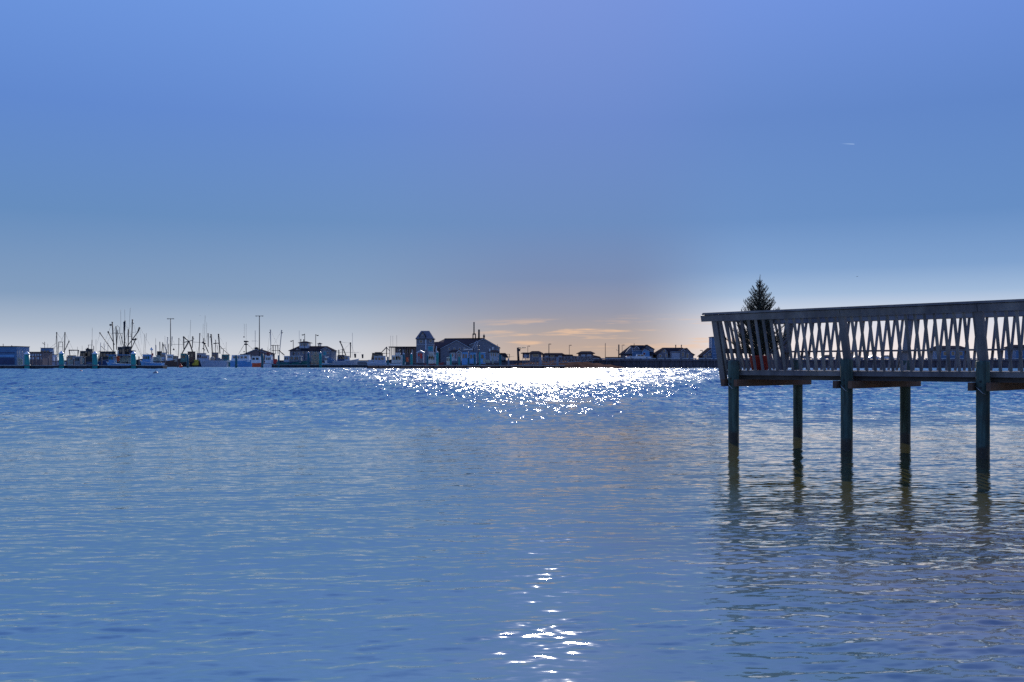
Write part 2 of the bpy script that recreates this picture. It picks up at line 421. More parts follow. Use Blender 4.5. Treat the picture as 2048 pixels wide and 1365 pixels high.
HT = 1.035                                                          # height of the hand rail over the deck
def railing(place, s0, s1, posts, pitch, inner=0.0):
    """place(s, h) gives a point of the leaning rail plane; n = its outward direction"""
    along = (place(1, 0) - place(0, 0)).normalized()
    e0 = place(s0 - LEAN * HT + .05, HT); e1 = place(s1, HT)
    up = (place(0, 1) - place(0, 0)).normalized(); out = along.cross(up)
    cap = MB(); cap.beam(e0, e1, .17, .036, Vector((out.x, out.y, 0))); r = cap.build('railing', M['rail'], pier)
    f = MB(); cuts = [s0 - LEAN * .965 - .03] + [q for i, q in enumerate(posts[1:]) if q < s1 - .3] + [s1]
    for i in range(len(cuts) - 1):
        j = .003 * math.sin(i * 4.1 + s1)
        f.beam(place(cuts[i] + (.004 if i else 0), .968 + j) + out * .045, place(cuts[i + 1] - .004, .968 - j) + out * .045, .115, .04, up)
    f.build('rail_board', M['rail'], r)
    for s in posts:
        p = MB(); p.beam(place(s, -.26), place(s, .99), .11, .085, along); p.build('post', M['rail'], r)
    s = s0 + .075; k = 0
    while s < s1:
        if min(abs(s - q) for q in posts) > .075:
            w = MB(); j = .004 * math.sin(k * 5.3)
            w.beam(place(s + j, .004), place(s - j, .95), .037, .037, along); w.build('baluster', M['bar'], r)
        s += pitch; k += 1
    return r, along, out
front = lambda s, h: L(s, -.045 - .045 - LEAN * h, ZD + h)
back = lambda s, h: L(s, Wd + .09 + LEAN * h, ZD + h)
end = lambda t, h: L(-.06 - LEAN * (h - .1), t, ZD + h)
fposts = [-.02] + [s + .0 for s in SP[1:]]
r1, al, ou = railing(front, 0.0, 11.6, fposts, .150)
r2, al, ou = railing(back, 0.0, 11.6, fposts, .150)
mb = MB(); mb.beam(back(-.05, .36) - Bk * .05, back(11.6, .36) - Bk * .05, .09, .032, Bk); mb.build('mid_rail', M['bar'], r2)
r3, al, ou = railing(end, 0.0, Wd + LEAN, [Wd], .150)
mb = MB(); mb.beam(end(.05, .36), end(Wd, .36), .09, .032, Vector((0, 0, 1))); mb.build('mid_rail', M['bar'], r3)

# ------------------------------------------------------------------ spruce in its red tub, in the pier's corner
TP = L(.34, .60, ZD)
tub = thing('plant_tub', 'bright red plastic tub holding the spruce on the pier deck', 'tub', TP)
b = MB(); b.lathe(TP, [(.15, .002), (.19, .24), (.205, .245), (.205, .275), (.18, .275), (.17, .22)], 20); b.build('tub_body', M['tub'], tub)
for a in (0.6, 0.6 + math.pi):
    b = MB(); c = TP + Vector((.2 * math.cos(a), .2 * math.sin(a), .2)); tdir = Vector((-math.sin(a), math.cos(a), 0))
    o2 = Vector((math.cos(a), math.sin(a), 0))
    b.tube([c - tdir * .06, c - tdir * .05 + o2 * .04, c + tdir * .05 + o2 * .04, c + tdir * .06], .009, None, 6); b.build('handle', M['tub'], tub)
tree = thing('spruce_tree', 'small dark spruce rising above the pier railing in a red tub', 'tree', TP)
TH = 1.75
b = MB(); b.tube([TP + Vector((0, 0, .04)), TP + Vector((.01, 0, .7)), TP + Vector((-.006, .005, 1.3)), TP + Vector((0, 0, TH - .12)), TP + Vector((.004, 0, TH))], .035, .004, 8)
b.build('trunk', M['bark'], tree)
twigs = []
def twig(p, d, ln, curl, r0):
    pts = [p]; n = max(3, int(ln / .05)); d = d.normalized()
    for i in range(n):
        d = (d + Vector((rnd.uniform(-.06, .06), rnd.uniform(-.06, .06), curl / n + rnd.uniform(-.03, .03)))).normalized()
        p = p + d * (ln / n); pts.append(p)
    twigs.append((pts, r0)); return pts
z = .27
while z < TH - .06:
    rel = 1 - z / TH; reach = .71 * rel ** .84 + .015
    nb = 11 if rel > .3 else 6
    a0 = rnd.uniform(0, 6.28)
    for k in range(nb):
        a = a0 + 2 * math.pi * k / nb + rnd.uniform(-.3, .3); ln = reach * rnd.uniform(.62, 1.22)
        d = Vector((math.cos(a), math.sin(a), .05 + .75 * (1 - rel) ** 1.5 + rnd.uniform(-.1, .15)))
        pts = twig(TP + Vector((0, 0, z)), d, ln, .75, .006)
        m = len(pts)
        for i in range(1, m - 1):
            if ln < .12: break
            for sgn in (-1, 1):
                if rnd.random() < .2: continue
                dd = (pts[i + 1] - pts[i]).normalized(); sd = dd.cross(Vector((0, 0, 1))).normalized() * sgn
                tl = min(.17, ln * .42) * (1 - .55 * i / m) * rnd.uniform(.7, 1.2)
                twig(pts[i], dd * .8 + sd * .8 + Vector((0, 0, .15)), tl, .5, .0035)
    z += .052 + .03 * rnd.random()
twig(TP + Vector((0, 0, TH - .05)), Vector((.02, 0, 1)), .08, 0, .004)
tw = MB()
for pts, r0 in twigs: tw.tube(pts, r0, r0 * .5, 4)
cr = MB()
for pts, r0 in twigs:
    for i in range(len(pts) - 1):
        a, c = pts[i], pts[i + 1]; ln = (c - a).length; d = (c - a) / max(ln, 1e-6)
        for q in range(max(3, int(ln * 210))):
            p = a.lerp(c, rnd.random()); v = Vector((rnd.gauss(0, 1), rnd.gauss(0, 1), rnd.gauss(0, 1))); v = (v - d * v.dot(d)).normalized()
            nd = (v + d * .9).normalized(); sd = nd.cross(d).normalized() * .0032
            t = p + nd * rnd.uniform(.020, .034)
            cr.add([p - sd, p + sd, t], [(0, 1, 2)])
crown = cr.build('crown', M['needle'], tree)
tw.build('branches', M['bark'], crown)

# ------------------------------------------------------------------ birds
def bird(px, py, d, span, label, tilt=0.0, group='gulls flying over the harbour'):
    c = P(px, py, d); r = thing('gull', label, 'bird', c, group)
    b = MB(); b.lathe((0, 0, 0), [(.01, -.5), (.09, -.3), (.14, 0), (.1, .25), (.07, .34), (.01, .45)], 10)
    rot = Matrix.Rotation(R(90), 4, 'Y') @ Matrix.Rotation(0, 4, 'X'); k = span / 2.2
    b.v = [tuple(c + (rot @ Vector(v)) * k) for v in b.v]; b.build('body', M['bird'], r)
    for sg in (-1, 1):
        w = MB(); pts = [(-.16, 0, 0), (.16, 0, 0), (.12, .55 * sg, .28), (-.1, .55 * sg, .28), (-.02, 1.1 * sg, .12)]
        low = [(x, y, zz - .03) for x, y, zz in pts]
        fs = [(0, 1, 2, 3), (3, 2, 4), (8, 7, 6, 5), (9, 7, 8), (0, 5, 6, 1), (1, 6, 7, 2), (2, 7, 9, 4), (4, 9, 8, 3), (3, 8, 5, 0)]
        w.add(pts + low, fs); m = Matrix.Rotation(R(50 + tilt), 4, 'Z')
        w.v = [tuple(c + (m @ Vector(v)) * k) for v in w.v]; w.build('wing', M['bird'], r)
bird(1714.5, 553.5, 120, .40, 'dark gull flying right of the spruce, above the pier railing')
bird(400, 631.5, 160, .28, 'tiny gull above the masts of the fishing boats', 30)
bird(417, 611, 200, .28, 'tiny gull highest over the fishing harbour', 60)

# ================================================================== the far harbour
def window(parent, x0, x1, z0, z1, y, frame=True, m=None):
    """window standing 3 cm proud of a wall that faces the camera at depth y"""
    if frame:
        f = MB(); t = .12
        f.box(x0 - t, x1 + t, y - .05, y + .01, z1, z1 + t); f.box(x0 - t, x1 + t, y - .05, y + .01, z0 - t, z0)
        f.box(x0 - t, x0, y - .05, y + .01, z0, z1); f.box(x1, x1 + t, y - .05, y + .01, z0, z1)
        f = f.build('window', M['trim'], parent)
        g = MB(); g.box(x0, x1, y - .03, y + .01, z0, z1); g.build('pane', m or M['glass'], f)
    else:
        g = MB(); g.box(x0, x1, y - .03, y + .01, z0, z1); g.build('window', m or M['glass'], parent)

def spar(root, name, d, p, q, r0=.16, r1=None, m='dark', dd=0.0, knob=0.0):
    """a mast, boom or aerial between two photo points, standing at depth d"""
    a, c = P(p[0], p[1], d), P(q[0], q[1], d); c = c + Vector((0, dd, 0))
    b = MB(); b.tube([a, a.lerp(c, .5), c], r0, r0 * .7 if r1 is None else r1, 7)
    if knob: b.lathe(a, [(knob * .4, -knob), (knob, -knob * .4), (knob, knob * .4), (knob * .4, knob)], 8)
    return b.build(name, M[m], root)

def hull_mesh(x0, x1, bow, d, beam, hs, rake=.9, flare=.8, sweep=.5):
    """lofted hull between x0 and x1 (metres), bow at +1 = right end"""
    Ln = x1 - x0; n = 14; rows = []
    for i in range(n + 1):
        t = i / n
        bb = beam / 2 * (.82 + .18 * min(1, t / .35)) * (1 if t < .45 else max(0.015, 1 - ((t - .45) / .55) ** 2.3))
        wl = bb * (flare if t < .5 else flare * (1 - .55 * (t - .5) / .5))
        sh = hs * (1 + sweep * max(0, t - .25) ** 2 / .5625 + .06 * (1 - t))
        xs = (lambda zf: t * (Ln - rake) + rake * zf * t ** 3)
        def pt(u, hb, z, zf):
            xx = xs(zf); xx = x0 + xx if bow > 0 else x1 - xx
            return (xx, d + hb * u, z)
        rows.append([pt(-1, bb, sh, 1), pt(-1, (bb + wl) / 2, sh * .55, .6), pt(-1, wl, .02, .1), pt(-1, wl * .5, -.5, 0),
                     pt(1, wl * .5, -.5, 0), pt(1, wl, .02, .1), pt(1, (bb + wl) / 2, sh * .55, .6), pt(1, bb, sh, 1)])
    b = MB(); vs = [p for r in rows for p in r]; k = 8; fs = []
    for i in range(n):
        for j in range(k - 1): fs.append((i * k + j, i * k + j + 1, (i + 1) * k + j + 1, (i + 1) * k + j))
        fs.append((i * k + 7, i * k, (i + 1) * k, (i + 1) * k + 7))
    fs.append(tuple(range(k))[::-1]); fs.append(tuple(n * k + j for j in range(k)))
    b.add(vs, fs, False)
    rail = MB()
    for u in (0, 7):
        for i in range(n): rail.beam(rows[i][u], rows[i + 1][u], .16, .16, Vector((0, 1, 0)))
    return b, rail

def boat(name, label, cat, px0, px1, bow, d, hull='blue', hs=1.3, beam=None, rail='white', cabins=(), rig=(), group=None, extra=None, sweep=.5, rake=.9):
    x0, x1 = X(px0, d), X(px1, d); Ln = x1 - x0; beam = beam or max(1.6, Ln * .30)
    root = thing(name, label, cat, ((x0 + x1) / 2, d, 0), group)
    h, r = hull_mesh(x0, x1, bow, d, beam, hs, min(rake * Ln * .12, 2.2), .82, sweep)
    h.build('hull', M[hull], root); r.build('rub_rail', M[rail], root)
    for c in cabins:
        cx0, cx1, yt, yb, m, nw = c[:6]; rm = c[6] if len(c) > 6 else 'white'; taper = c[7] if len(c) > 7 else .06
        a0, a1, zt, zb = X(cx0, d), X(cx1, d), Z(yt, d), min(Z(yb, d), hs * .9)
        hw = beam * .34; w = a1 - a0
        cb = MB()
        lo = [(a0, d - hw, zb), (a1, d - hw, zb), (a1, d + hw, zb), (a0, d + hw, zb)]
        hi = [(a0 + w * taper, d - hw * .95, zt), (a1 - w * taper, d - hw * .95, zt), (a1 - w * taper, d + hw * .95, zt), (a0 + w * taper, d + hw * .95, zt)]
        cb.add(lo + hi, [(3, 2, 1, 0), (4, 5, 6, 7), (0, 1, 5, 4), (1, 2, 6, 5), (2, 3, 7, 6), (3, 0, 4, 7)])
        co = cb.build('cabin', M[m], root)
        rf = MB(); rf.box(a0 + w * taper - .18, a1 - w * taper + .18, d - hw - .15, d + hw + .15, zt, zt + .14); rf.build('cabin_roof', M[rm], co)
        H_ = zt - zb
        for k in range(nw):
            u0 = a0 + w * (.12 + .78 * k / nw); u1 = u0 + w * .78 / nw * .68
            g = MB(); g.box(u0, u1, d - hw - .04, d - hw + .3, zt - H_ * .48, zt - H_ * .16); g.build('window', M['glass'], co)
    for sp in rig:
        spar(root, sp[0], d + sp[5] if len(sp) > 5 else d, sp[1], sp[2], sp[3], None, sp[4] if len(sp) > 4 else 'dark', 0, sp[6] if len(sp) > 6 else 0)
    for sp in rig:                                                   # shrouds from the mast heads to the deck
        if sp[0] in ('mast', 'outrigger') and len(sp) > 6:
            for q in (px0 + (px1 - px0) * .12, px0 + (px1 - px0) * .88):
                if abs(q - sp[1][0]) > 5: spar(root, 'stay', d + sp[5], sp[1], (q, 712 + .1 * abs(q - sp[1][0])), .032)
    if extra: extra(root, d)
    return root
def blocks(parent, name, d, m, items):
    """small bits of deck gear given as photo boxes"""
    for x0, y0, x1, y1 in items:
        b = MB(); w = max(.25, (X(x1, d) - X(x0, d))); b.box(X(x0, d), X(x1, d), d - w * .4, d + w * .4, Z(y1, d), Z(y0, d)); o = b.build(name, M[m], parent)
    return o
def ball(parent, name, d, m, px, py, r, squash=1.0):
    b = MB(); b.lathe(P(px, py, d), [(r * math.cos(a), r * squash * math.sin(a)) for a in [R(q) for q in range(-85, 86, 17)]], 12)
    return b.build(name, M[m], parent)
A_ = .05   # aerials

# ---- floating docks
def dock(name, label, px0, px1, d, ztop, width, m, kerb='toprail', posts=0):
    x0, x1 = X(px0, d), X(px1, d)
    r = thing(name, label, 'dock', ((x0 + x1) / 2, d, 0))
    b = MB(); b.box(x0, x1, d, d + width, -.4, ztop); b.build('float', M[m], r)
    b = MB(); b.box(x0, x1, d - .06, d + .14, ztop, ztop + .16); b.box(x0, x1, d + width - .14, d + width + .06, ztop, ztop + .16); b.build('kerb', M[kerb], r)
    n = int((x1 - x0) / 3.2)
    b = MB()
    for k in range(n + 1): xx = x0 + (x1 - x0) * k / max(1, n); b.box(xx - .12, xx + .12, d - .10, d, -.3, ztop)
    b.build('fenders', M['tyre'], r)
    return r
dock('floating_dock', 'long low dark floating dock at the far left with a pale kerb', -60, 325, 300, .95, 4, 'float_')
dock('floating_dock', 'dark floating dock below the navy and white boats, left of the glitter', 545, 760, 424, 1.1, 4, 'float_')
dock('floating_dock', 'brown timber floating dock below the large shingled hall', 735, 1130, 306, 1.0, 4, 'brownfloat')

# ---- the wharf, its sandy foot and its cribbing
def wharf(label, px0, px1, d, pyt, depth, dashes=True):
    x0, x1, zt = X(px0, d), X(px1, d), Z(pyt, d)
    r = thing('wharf', label, 'wharf', ((x0 + x1) / 2, d, 0))
    b = MB(); b.box(x0, x1, d, d + depth, zt - .7, zt); b.build('wharf_deck', M['wharf'], r)
    b = MB(); b.box(x0, x1, d + .5, d + 1.0, -.6, zt - .7); b.build('bulkhead', M['wharf'], r)
    b = MB(); n = int((x1 - x0) / 2.4)
    for k in range(n + 1):
        xx = x0 + (x1 - x0) * k / n; b.tube([(xx, d + .2, -.5), (xx, d + .2, zt - .72)], .2, .17, 6)
    o = b.build('fender_piles', M['wharf'], r); o['kind'] = 'stuff'
    b = MB()
    if dashes:
        xx = x0
        while xx < x1 - 2:
            b.box(xx, xx + 2.2, d - .02, d + .3, zt + .12, zt + .42); b.box(xx + .2, xx + .5, d + .02, d + .26, zt, zt + .12); b.box(xx + 1.7, xx + 2.0, d + .02, d + .26, zt, zt + .12); xx += 2.9
        b.build('kerb_sky_gaps', M['toprail'], r)  # kerb coloured pale to stand in for bright sky showing through gaps
    return zt
ZW = wharf('dark timber wharf carrying the small sheds, right of the sun glitter', 1186, 2600, 356, 719, 60)
ZB = wharf('low dark wharf far behind the fishing boats and the shingled hall', -400, 1190, 600, 721, 60, False)

b = MB(); n = 40; rows = []
for i in range(n + 1):
    px = 985 + (1270 - 985) * i / n; t = i / n
    h = (.3 + 2.5 * math.sin(math.pi * min(1, t * 1.05)) ** .8) * (.9 + .12 * math.sin(i * 1.9)) if 0 < i < n else .0
    x = X(px, 340)
    rows += [(x, 334 + math.sin(i * .9), -.2), (x, 340 + math.sin(i * 1.3), h * .55), (x, 350, h), (x, 366, h * .9), (x, 380, -.2)]
fs = [(i * 5 + j, (i + 1) * 5 + j, (i + 1) * 5 + j + 1, i * 5 + j + 1) for i in range(n) for j in range(4)]
b.add(rows, fs, True); structure(b.build('beach', M['sand']))

# ---- teal mooring piles
def mooring_pile(px, d, ytop, dia, label, cap='white', m='teal'):
    c = Vector((X(px, d), d, 0)); zt = Z(ytop, d)
    r = thing('mooring_pile', label, 'mooring pile', c, 'teal steel mooring piles')
    rr = dia / 2; ch = dia * .62 if cap else 0
    b = MB(); b.lathe(c, [(rr, -1.5), (rr, zt - ch)], 16); b.build('pile_shaft', M[m], r)
    if cap:
        b = MB(); b.lathe(c, [(rr * 1.12, zt - ch), (rr * 1.08, zt - ch + .12), (rr * .08, zt)], 16); b.build('pile_cap', M[cap], r)
    b = MB(); b.lathe(c, [(rr * 1.3, .95), (rr * 1.3, 1.25)], 16); b.build('pile_collar', M['steel'], r)
for px, yt, lb in ((54, 703, 'teal pile with white cone cap beside the blue shed at far left'),
                   (123, 702, 'teal pile with white cone cap below the twin masted boat'),
                   (190, 702.5, 'teal pile with white cone cap left of the blue lobster boat'),
                   (267, 702.5, 'teal pile with white cone cap at the stern of the blue lobster boat')):
    mooring_pile(px, 299, yt, 1.5, lb, 'white')
for px, yt, dia, cap, m, lb in ((375.5, 710, .95, None, 'tealdark', 'bare teal pile by the orange float buoy and yellow tank'),
                        (472.5, 711, 1.0, None, 'tealdark', 'dark teal pile in front of the white cabin cruiser'),
                        (524.5, 708, 1.0, None, 'tealdark', 'dark teal pile left of the twin outrigger boat, below the tall light mast'),
                        (557.5, 711, .8, None, 'tealdark', 'thin dark teal pile by the navy lobster boat stern'),
                        (617, 704, 1.05, 'palehull', 'tealdark', 'dark teal capped pile at the bow of the navy lobster boat'),
                        (641, 704, 1.2, 'palehull', 'teal', 'bright teal capped pile right of the stacked lobster traps')):
    mooring_pile(px, 421, yt, dia, lb, cap, m)
for px, yt, dia, cap, m, lb in ((775.8, 714, .6, None, 'tealdark', 'short dark teal pile at the stern of the pale cabin boat'),
                        (807.5, 706, .8, 'palehull', 'tealdark', 'dark teal pile left of the red doored kiosk'),
                        (823, 706, .75, 'palehull', 'teal', 'bright teal capped pile close left of the red doored kiosk'),
                        (855, 711, .6, None, 'tealdark', 'teal pile between the red doored kiosk and the red hulled boat'),
                        (874.5, 702.5, .85, 'palehull', 'teal', 'tall teal capped pile in front of the red hulled boat'),
                        (901.5, 709, .65, None, 'teal', 'green teal pile at the left corner of the small dark roofed shed'),
                        (918.5, 714, .6, None, 'teal', 'short teal pile at the right corner of the small dark roofed shed'),
                        (937, 716, .6, None, 'tealdark', 'short dark pile left of the bright blue workboat'),
                        (949.5, 709, .6, None, 'tealdark', 'dark teal pile in front of the bright blue workboat'),
                        (959.5, 705, .5, None, 'teal', 'slim teal pile right of the bright blue workboat'),
                        (1000.5, 710, .75, None, 'tealdark', 'grey teal pile right of the shingled hall corner'),
                        (1017, 717, .5, None, 'steel', 'short grey pile standing off the sandy shore'),
                        (1081, 715, .7, None, 'steel', 'grey pile carrying the left half of the gangway'),
                        (1115, 715, .7, None, 'steel', 'grey pile carrying the right half of the gangway')):
    mooring_pile(px, 318, yt, dia, lb, cap, m)

# ---- buoys
def buoy(px, py, rad, m, label, name='mooring_buoy'):
    d = EYE * F / (py - YH); c = Vector((X(px, d), d, 0))
    r = thing(name, label, 'buoy', c, 'mooring buoys on the open water')
    b = MB(); b.lathe(c, [(rad * .5, -rad * .5), (rad, 0), (rad * .98, rad * .35), (rad * .6, rad * .8), (rad * .12, rad * .95)], 14); b.build('buoy_float', M[m], r)
    b = MB(); b.tube([c + Vector((0, 0, rad * .9)), c + Vector((.04, 0, rad * 1.35))], rad * .09, None, 6); b.build('buoy_ring', M['dark'], r)
buoy(162, 744, .33, 'red', 'small dark red buoy afloat in front of the left dock')
buoy(311, 748.5, .40, 'steel', 'dark round buoy afloat below the right end of the left dock')

# ---- boats, left to right
boat('fishing_boat', 'blue grey steel fishing boat with tall wheelhouse behind the left dock', 'boat', 60, 150, -1, 345, 'palehull', 2.3, rail='dark',
     cabins=((83, 106, 697, 715, 'bluewall', 3, 'dark', .12), (81, 112, 710, 722, 'palehull', 2, 'dark')),
     rig=(('mast', (89.3, 684), (89.3, 698), .10), ('radar_arm', (85, 686), (90, 690), .12), ('aerial', (95.5, 688), (95.5, 698), .05)))
boat('trawler', 'trawler with two straight vertical masts and a square gallows frame', 'boat', 100, 160, 1, 360, 'dark', 1.8, rail='rust',
     cabins=((137, 150, 712, 722, 'steel', 2, 'dark'),),
     rig=(('mast', (113.4, 666), (114.2, 715), .17, 'dark', 0, .25), ('mast', (130, 666), (128.6, 715), .19, 'dark', 0, .25),
          ('boom', (138, 683), (127, 707), .16, 'dark', 0, .24), ('gallows_leg', (117.5, 684.5), (116, 715), .12), ('gallows_leg', (125.3, 684.5), (126.5, 715), .12),
          ('gallows_bar', (117, 684.5), (126, 684.5), .13), ('gallows_bar', (116.5, 694), (126, 694), .07), ('stay', (113.2, 686), (100, 696), .04), ('stay', (113.5, 692), (102, 700), .04)))
boat('workboat', 'dark workboat with a curved canopy roof and tall whip aerial', 'boat', 136, 196, -1, 380, 'dark', 1.9, rail='steel',
     cabins=((160, 181, 703, 716, 'dark', 3, 'steel', .14), (171, 186, 699, 709, 'dark', 2, 'dark', .2)),
     rig=(('gallows_bar', (137.5, 701), (158, 701), .22), ('gallows_leg', (138.5, 701), (140, 713), .2), ('gallows_leg', (157, 701), (155.5, 713), .2),
          ('aerial', (184.6, 656), (184.2, 682), .05), ('mast', (184.2, 680), (183, 705), .14), ('radar_arm', (174, 697), (182, 702), .3), ('mast', (177, 690), (177, 702), .1), ('radar_arm', (176, 690.5), (186, 690.5), .07), ('aerial', (164.2, 692), (164.3, 703), .05)))
boat('trawler', 'distant trawler with pale crane posts left of the big rigged trawlers', 'boat', 196, 226, -1, 470, 'steel', 2.6, rail='steel',
     cabins=((204, 222, 707, 716, 'shingle', 3, 'dark'),),
     rig=(('mast', (201.5, 685.5), (200.5, 712), .14, 'steel'), ('boom', (201, 692), (214, 703), .12), ('mast', (208.3, 685.6), (208.5, 712), .12, 'steel'),
          ('mast', (216, 685.5), (215.5, 712), .12, 'steel'), ('boom', (200, 702), (194, 706), .1)))
boat('trawler', 'black trawler with splayed booms and crosstree, left of the pair of big trawlers', 'boat', 190, 250, -1, 400, 'dark', 2.6, rail='steel',
     cabins=((199, 232, 704, 716, 'dark', 4, 'dark', .1), (236, 248, 695, 712, 'dark', 2, 'steel', .15)),
     rig=(('boom', (199.9, 666.4), (227, 705), .17, 'dark', 0, .3), ('mast', (224.6, 645.4), (227.8, 706), .24, 'dark', 1, .32),
          ('boom', (216.5, 664.5), (229, 690), .2, 'dark', 1, .36), ('mast', (232.1, 654), (233.2, 700), .22, 'dark', 2, .25),
          ('mast', (235.6, 660), (233.5, 690), .14, 'rust', 2), ('crosstree', (224.5, 666.4), (245.5, 667.4), .12), ('gallows_leg', (237.5, 668), (242.3, 692), .11),
          ('gallows_leg', (241.5, 668.5), (247.5, 696), .17), ('davit', (233.8, 651.5), (239, 655), .08), ('davit', (239, 655), (238.6, 668), .1),
          ('aerial', (241.4, 619.7), (241.8, 668), .05), ('block', (219.6, 650.2), (223, 650.6), .42), ('stay', (216.5, 666), (224.6, 668), .035), ('stay', (199.9, 666.4), (194, 690), .03)))
boat('trawler', 'black trawler with thick leaning booms and three whip aerials, behind the teal pile', 'boat', 232, 292, 1, 408, 'dark', 2.6, rail='steel',
     cabins=((246, 262, 694, 712, 'dark', 3, 'steel', .1), (255, 270, 702, 716, 'navy', 3, 'dark', .1)),
     rig=(('mast', (248.2, 645.5), (249.5, 700), .30, 'dark', 0, .36), ('mast', (250, 643), (249.6, 662), .24, 'dark', 0, .3), ('mast', (256.8, 660.5), (256.3, 694), .24, 'dark', 0, .3),
          ('mast', (264.9, 640.5), (262.5, 698), .22, 'dark', 1, .32), ('boom', (278.8, 656.5), (275.4, 665), .36, 'dark', 1, .4), ('boom', (276, 664), (254.8, 693), .21, 'dark', 1),
          ('boom', (271.3, 678.7), (262.2, 699), .2, 'dark', 0, .45), ('boom', (265, 680), (271, 679), .3), ('aerial', (249.6, 619.7), (249.6, 645), .05), ('aerial', (260.6, 616.4), (257.9, 661), .055),
          ('crosstree', (256, 673.5), (264, 673), .1), ('stay', (264, 666), (276, 663.5), .05), ('gallows_leg', (252, 694), (247, 684), .1), ('gallows_leg', (251, 684), (257, 697), .1), ('stay', (278.8, 656), (284, 690), .03), ('block', (266, 647.3), (268, 647.3), .12)))
def gear1(root, d):
    blocks(root, 'life_jacket', d, 'orange', ((233.5, 713, 239, 720), (234.5, 720, 236, 723.5), (237, 719, 239.5, 722)))
    blocks(root, 'deck_gear', d, 'trap', ((245, 714, 250, 725), (250.5, 711, 256, 724), (257, 715, 262, 726), (240, 716, 244, 726)))
    blocks(root, 'canopy', d, 'bluewall', ((219, 709.6, 262, 711.2),))
    for px in (231, 243.5, 252, 260): spar(root, 'canopy_post', d - 1.2, (px, 711), (px, 728), .07, None, 'steel')
boat('lobster_boat', 'blue lobster boat with orange life jackets hung amidships', 'boat', 213, 264, -1, 318, 'blue', 1.45, beam=3.2,
     cabins=((219.5, 231, 710.5, 724, 'blue', 2, 'white'),), extra=gear1,
     rig=(('aerial', (228, 700), (228, 711), .05), ('radar_mast', (236, 701), (236, 711), .1, 'white')))
def gear2(root, d):
    blocks(root, 'red_flag', d, 'red', ((304.5, 707, 306.5, 712), (302, 712, 304, 717), (300.2, 716, 303, 723.5)))
    blocks(root, 'deck_gear', d, 'trap', ((307, 714, 313, 723), (313.5, 711, 322, 723)))
    blocks(root, 'engine_box', d, 'dark', ((315, 703, 322.5, 714),))
    ball(root, 'radar_dome', d, 'white', 303.2, 699, .45)
boat('lobster_boat', 'blue lobster boat draped with a red flag at the right end of the left dock', 'boat', 280, 326, -1, 322, 'blue', 1.75, beam=3.4, extra=gear2,
     cabins=((287, 304, 710, 723, 'blue', 3, 'white'),),
     rig=(('aerial', (289.6, 668), (286.9, 711), .05), ('aerial', (292.9, 667), (289.6, 711), .05), ('mast', (311.7, 690), (311.7, 712), .16, 'steel'), ('aerial', (311.3, 677), (311.3, 691), .05),
          ('mast', (303.4, 695), (303.6, 711), .14), ('boom', (303, 712), (291, 706), .07), ('post', (319.6, 684), (319.9, 706), .14), ('post', (325.4, 685), (323.4, 706), .12), ('stay', (281, 658), (300, 692), .025)))
def gear3(root, d):
    blocks(root, 'deck_gear', d, 'tan', ((336, 714, 342, 720), (345, 712, 352, 719)))
boat('fishing_boat', 'small white and rust coloured boat below the left light mast', 'boat', 322, 362, 1, 545, 'rust', 3.2, extra=gear3, rail='white',
     cabins=((335, 347, 710, 718, 'white', 3), (348, 356, 713, 719, 'tan', 1, 'dark')),
     rig=(('mast', (335.2, 675.5), (333.6, 712), .18, 'steel', 0, .3), ('mast', (344.3, 674.4), (343.3, 693), .18, 'steel', 0, .3), ('mast', (337.5, 688), (337, 712), .2, 'rust'),
          ('boom', (330, 690), (334, 712), .2, 'steel', 0, .3), ('davit', (346.5, 700), (349, 698), .5)))
def gear4(root, d):
    blocks(root, 'deck_gear', d, 'rust', ((378, 707, 388, 712), (379, 714, 386, 718)))
    blocks(root, 'fuel_tank', d, 'yellow', ((386, 720, 397.5, 731),))
    ball(root, 'fender', d, 'white', 398, 722, .35)
boat('trawler', 'trawler with a black A frame of crossed legs and a yellow tank aboard', 'boat', 355, 402, 1, 555, 'dark', 2.4, rail='rust', extra=gear4,
     cabins=((362, 374, 708, 720, 'green', 2, 'dark'), (376, 390, 704, 716, 'rust', 2, 'dark')),
     rig=(('mast', (357.8, 677.7), (357.2, 712), .2, 'dark', 0, .3), ('crosstree', (344, 689.3), (368, 689.3), .09), ('gallows_leg', (377.6, 683), (362, 711), .38),
          ('gallows_leg', (378.7, 684), (386, 707), .42), ('mast', (367.4, 674.6), (367.6, 699), .36, 'dark', 0, .5), ('boom', (367.6, 674.6), (377, 682.5), .36),
          ('mast', (385.6, 674.4), (384.6, 696), .3, 'dark', 0, .45), ('block', (386, 678), (388.4, 678), .3), ('gallows_bar', (369, 685), (386, 681), .25), ('aerial', (381.4, 640.6), (379.8, 684), .07), ('aerial', (376.7, 671), (376.7, 684), .05)))
boat('trawler', 'trawler with a slim mast pair and a tall central aerial, behind the pale grey boat', 'boat', 392, 440, 1, 562, 'navy', 2.3, rail='steel',
     cabins=((394, 412, 707, 720, 'palehull', 3, 'dark'),),
     rig=(('mast', (399.6, 668), (397.9, 709), .26, 'dark', 0, .36), ('mast', (416.2, 668), (416.4, 694), .30, 'dark', 0, .36), ('mast', (407.6, 676.6), (407.6, 707), .26, 'dark'),
          ('crow_nest', (405, 685), (411, 688), .6), ('gallows_leg', (409.7, 689), (417, 706.5), .32), ('aerial', (410.4, 631.5), (408.6, 684), .07), ('aerial', (406.4, 648), (405.5, 684), .06),
          ('aerial', (413.6, 645.4), (412.3, 685), .06), ('crosstree', (386, 684.5), (405, 685.6), .1), ('boom', (399, 690), (394.5, 707), .08), ('davit', (405.5, 697), (410, 701), .35)))
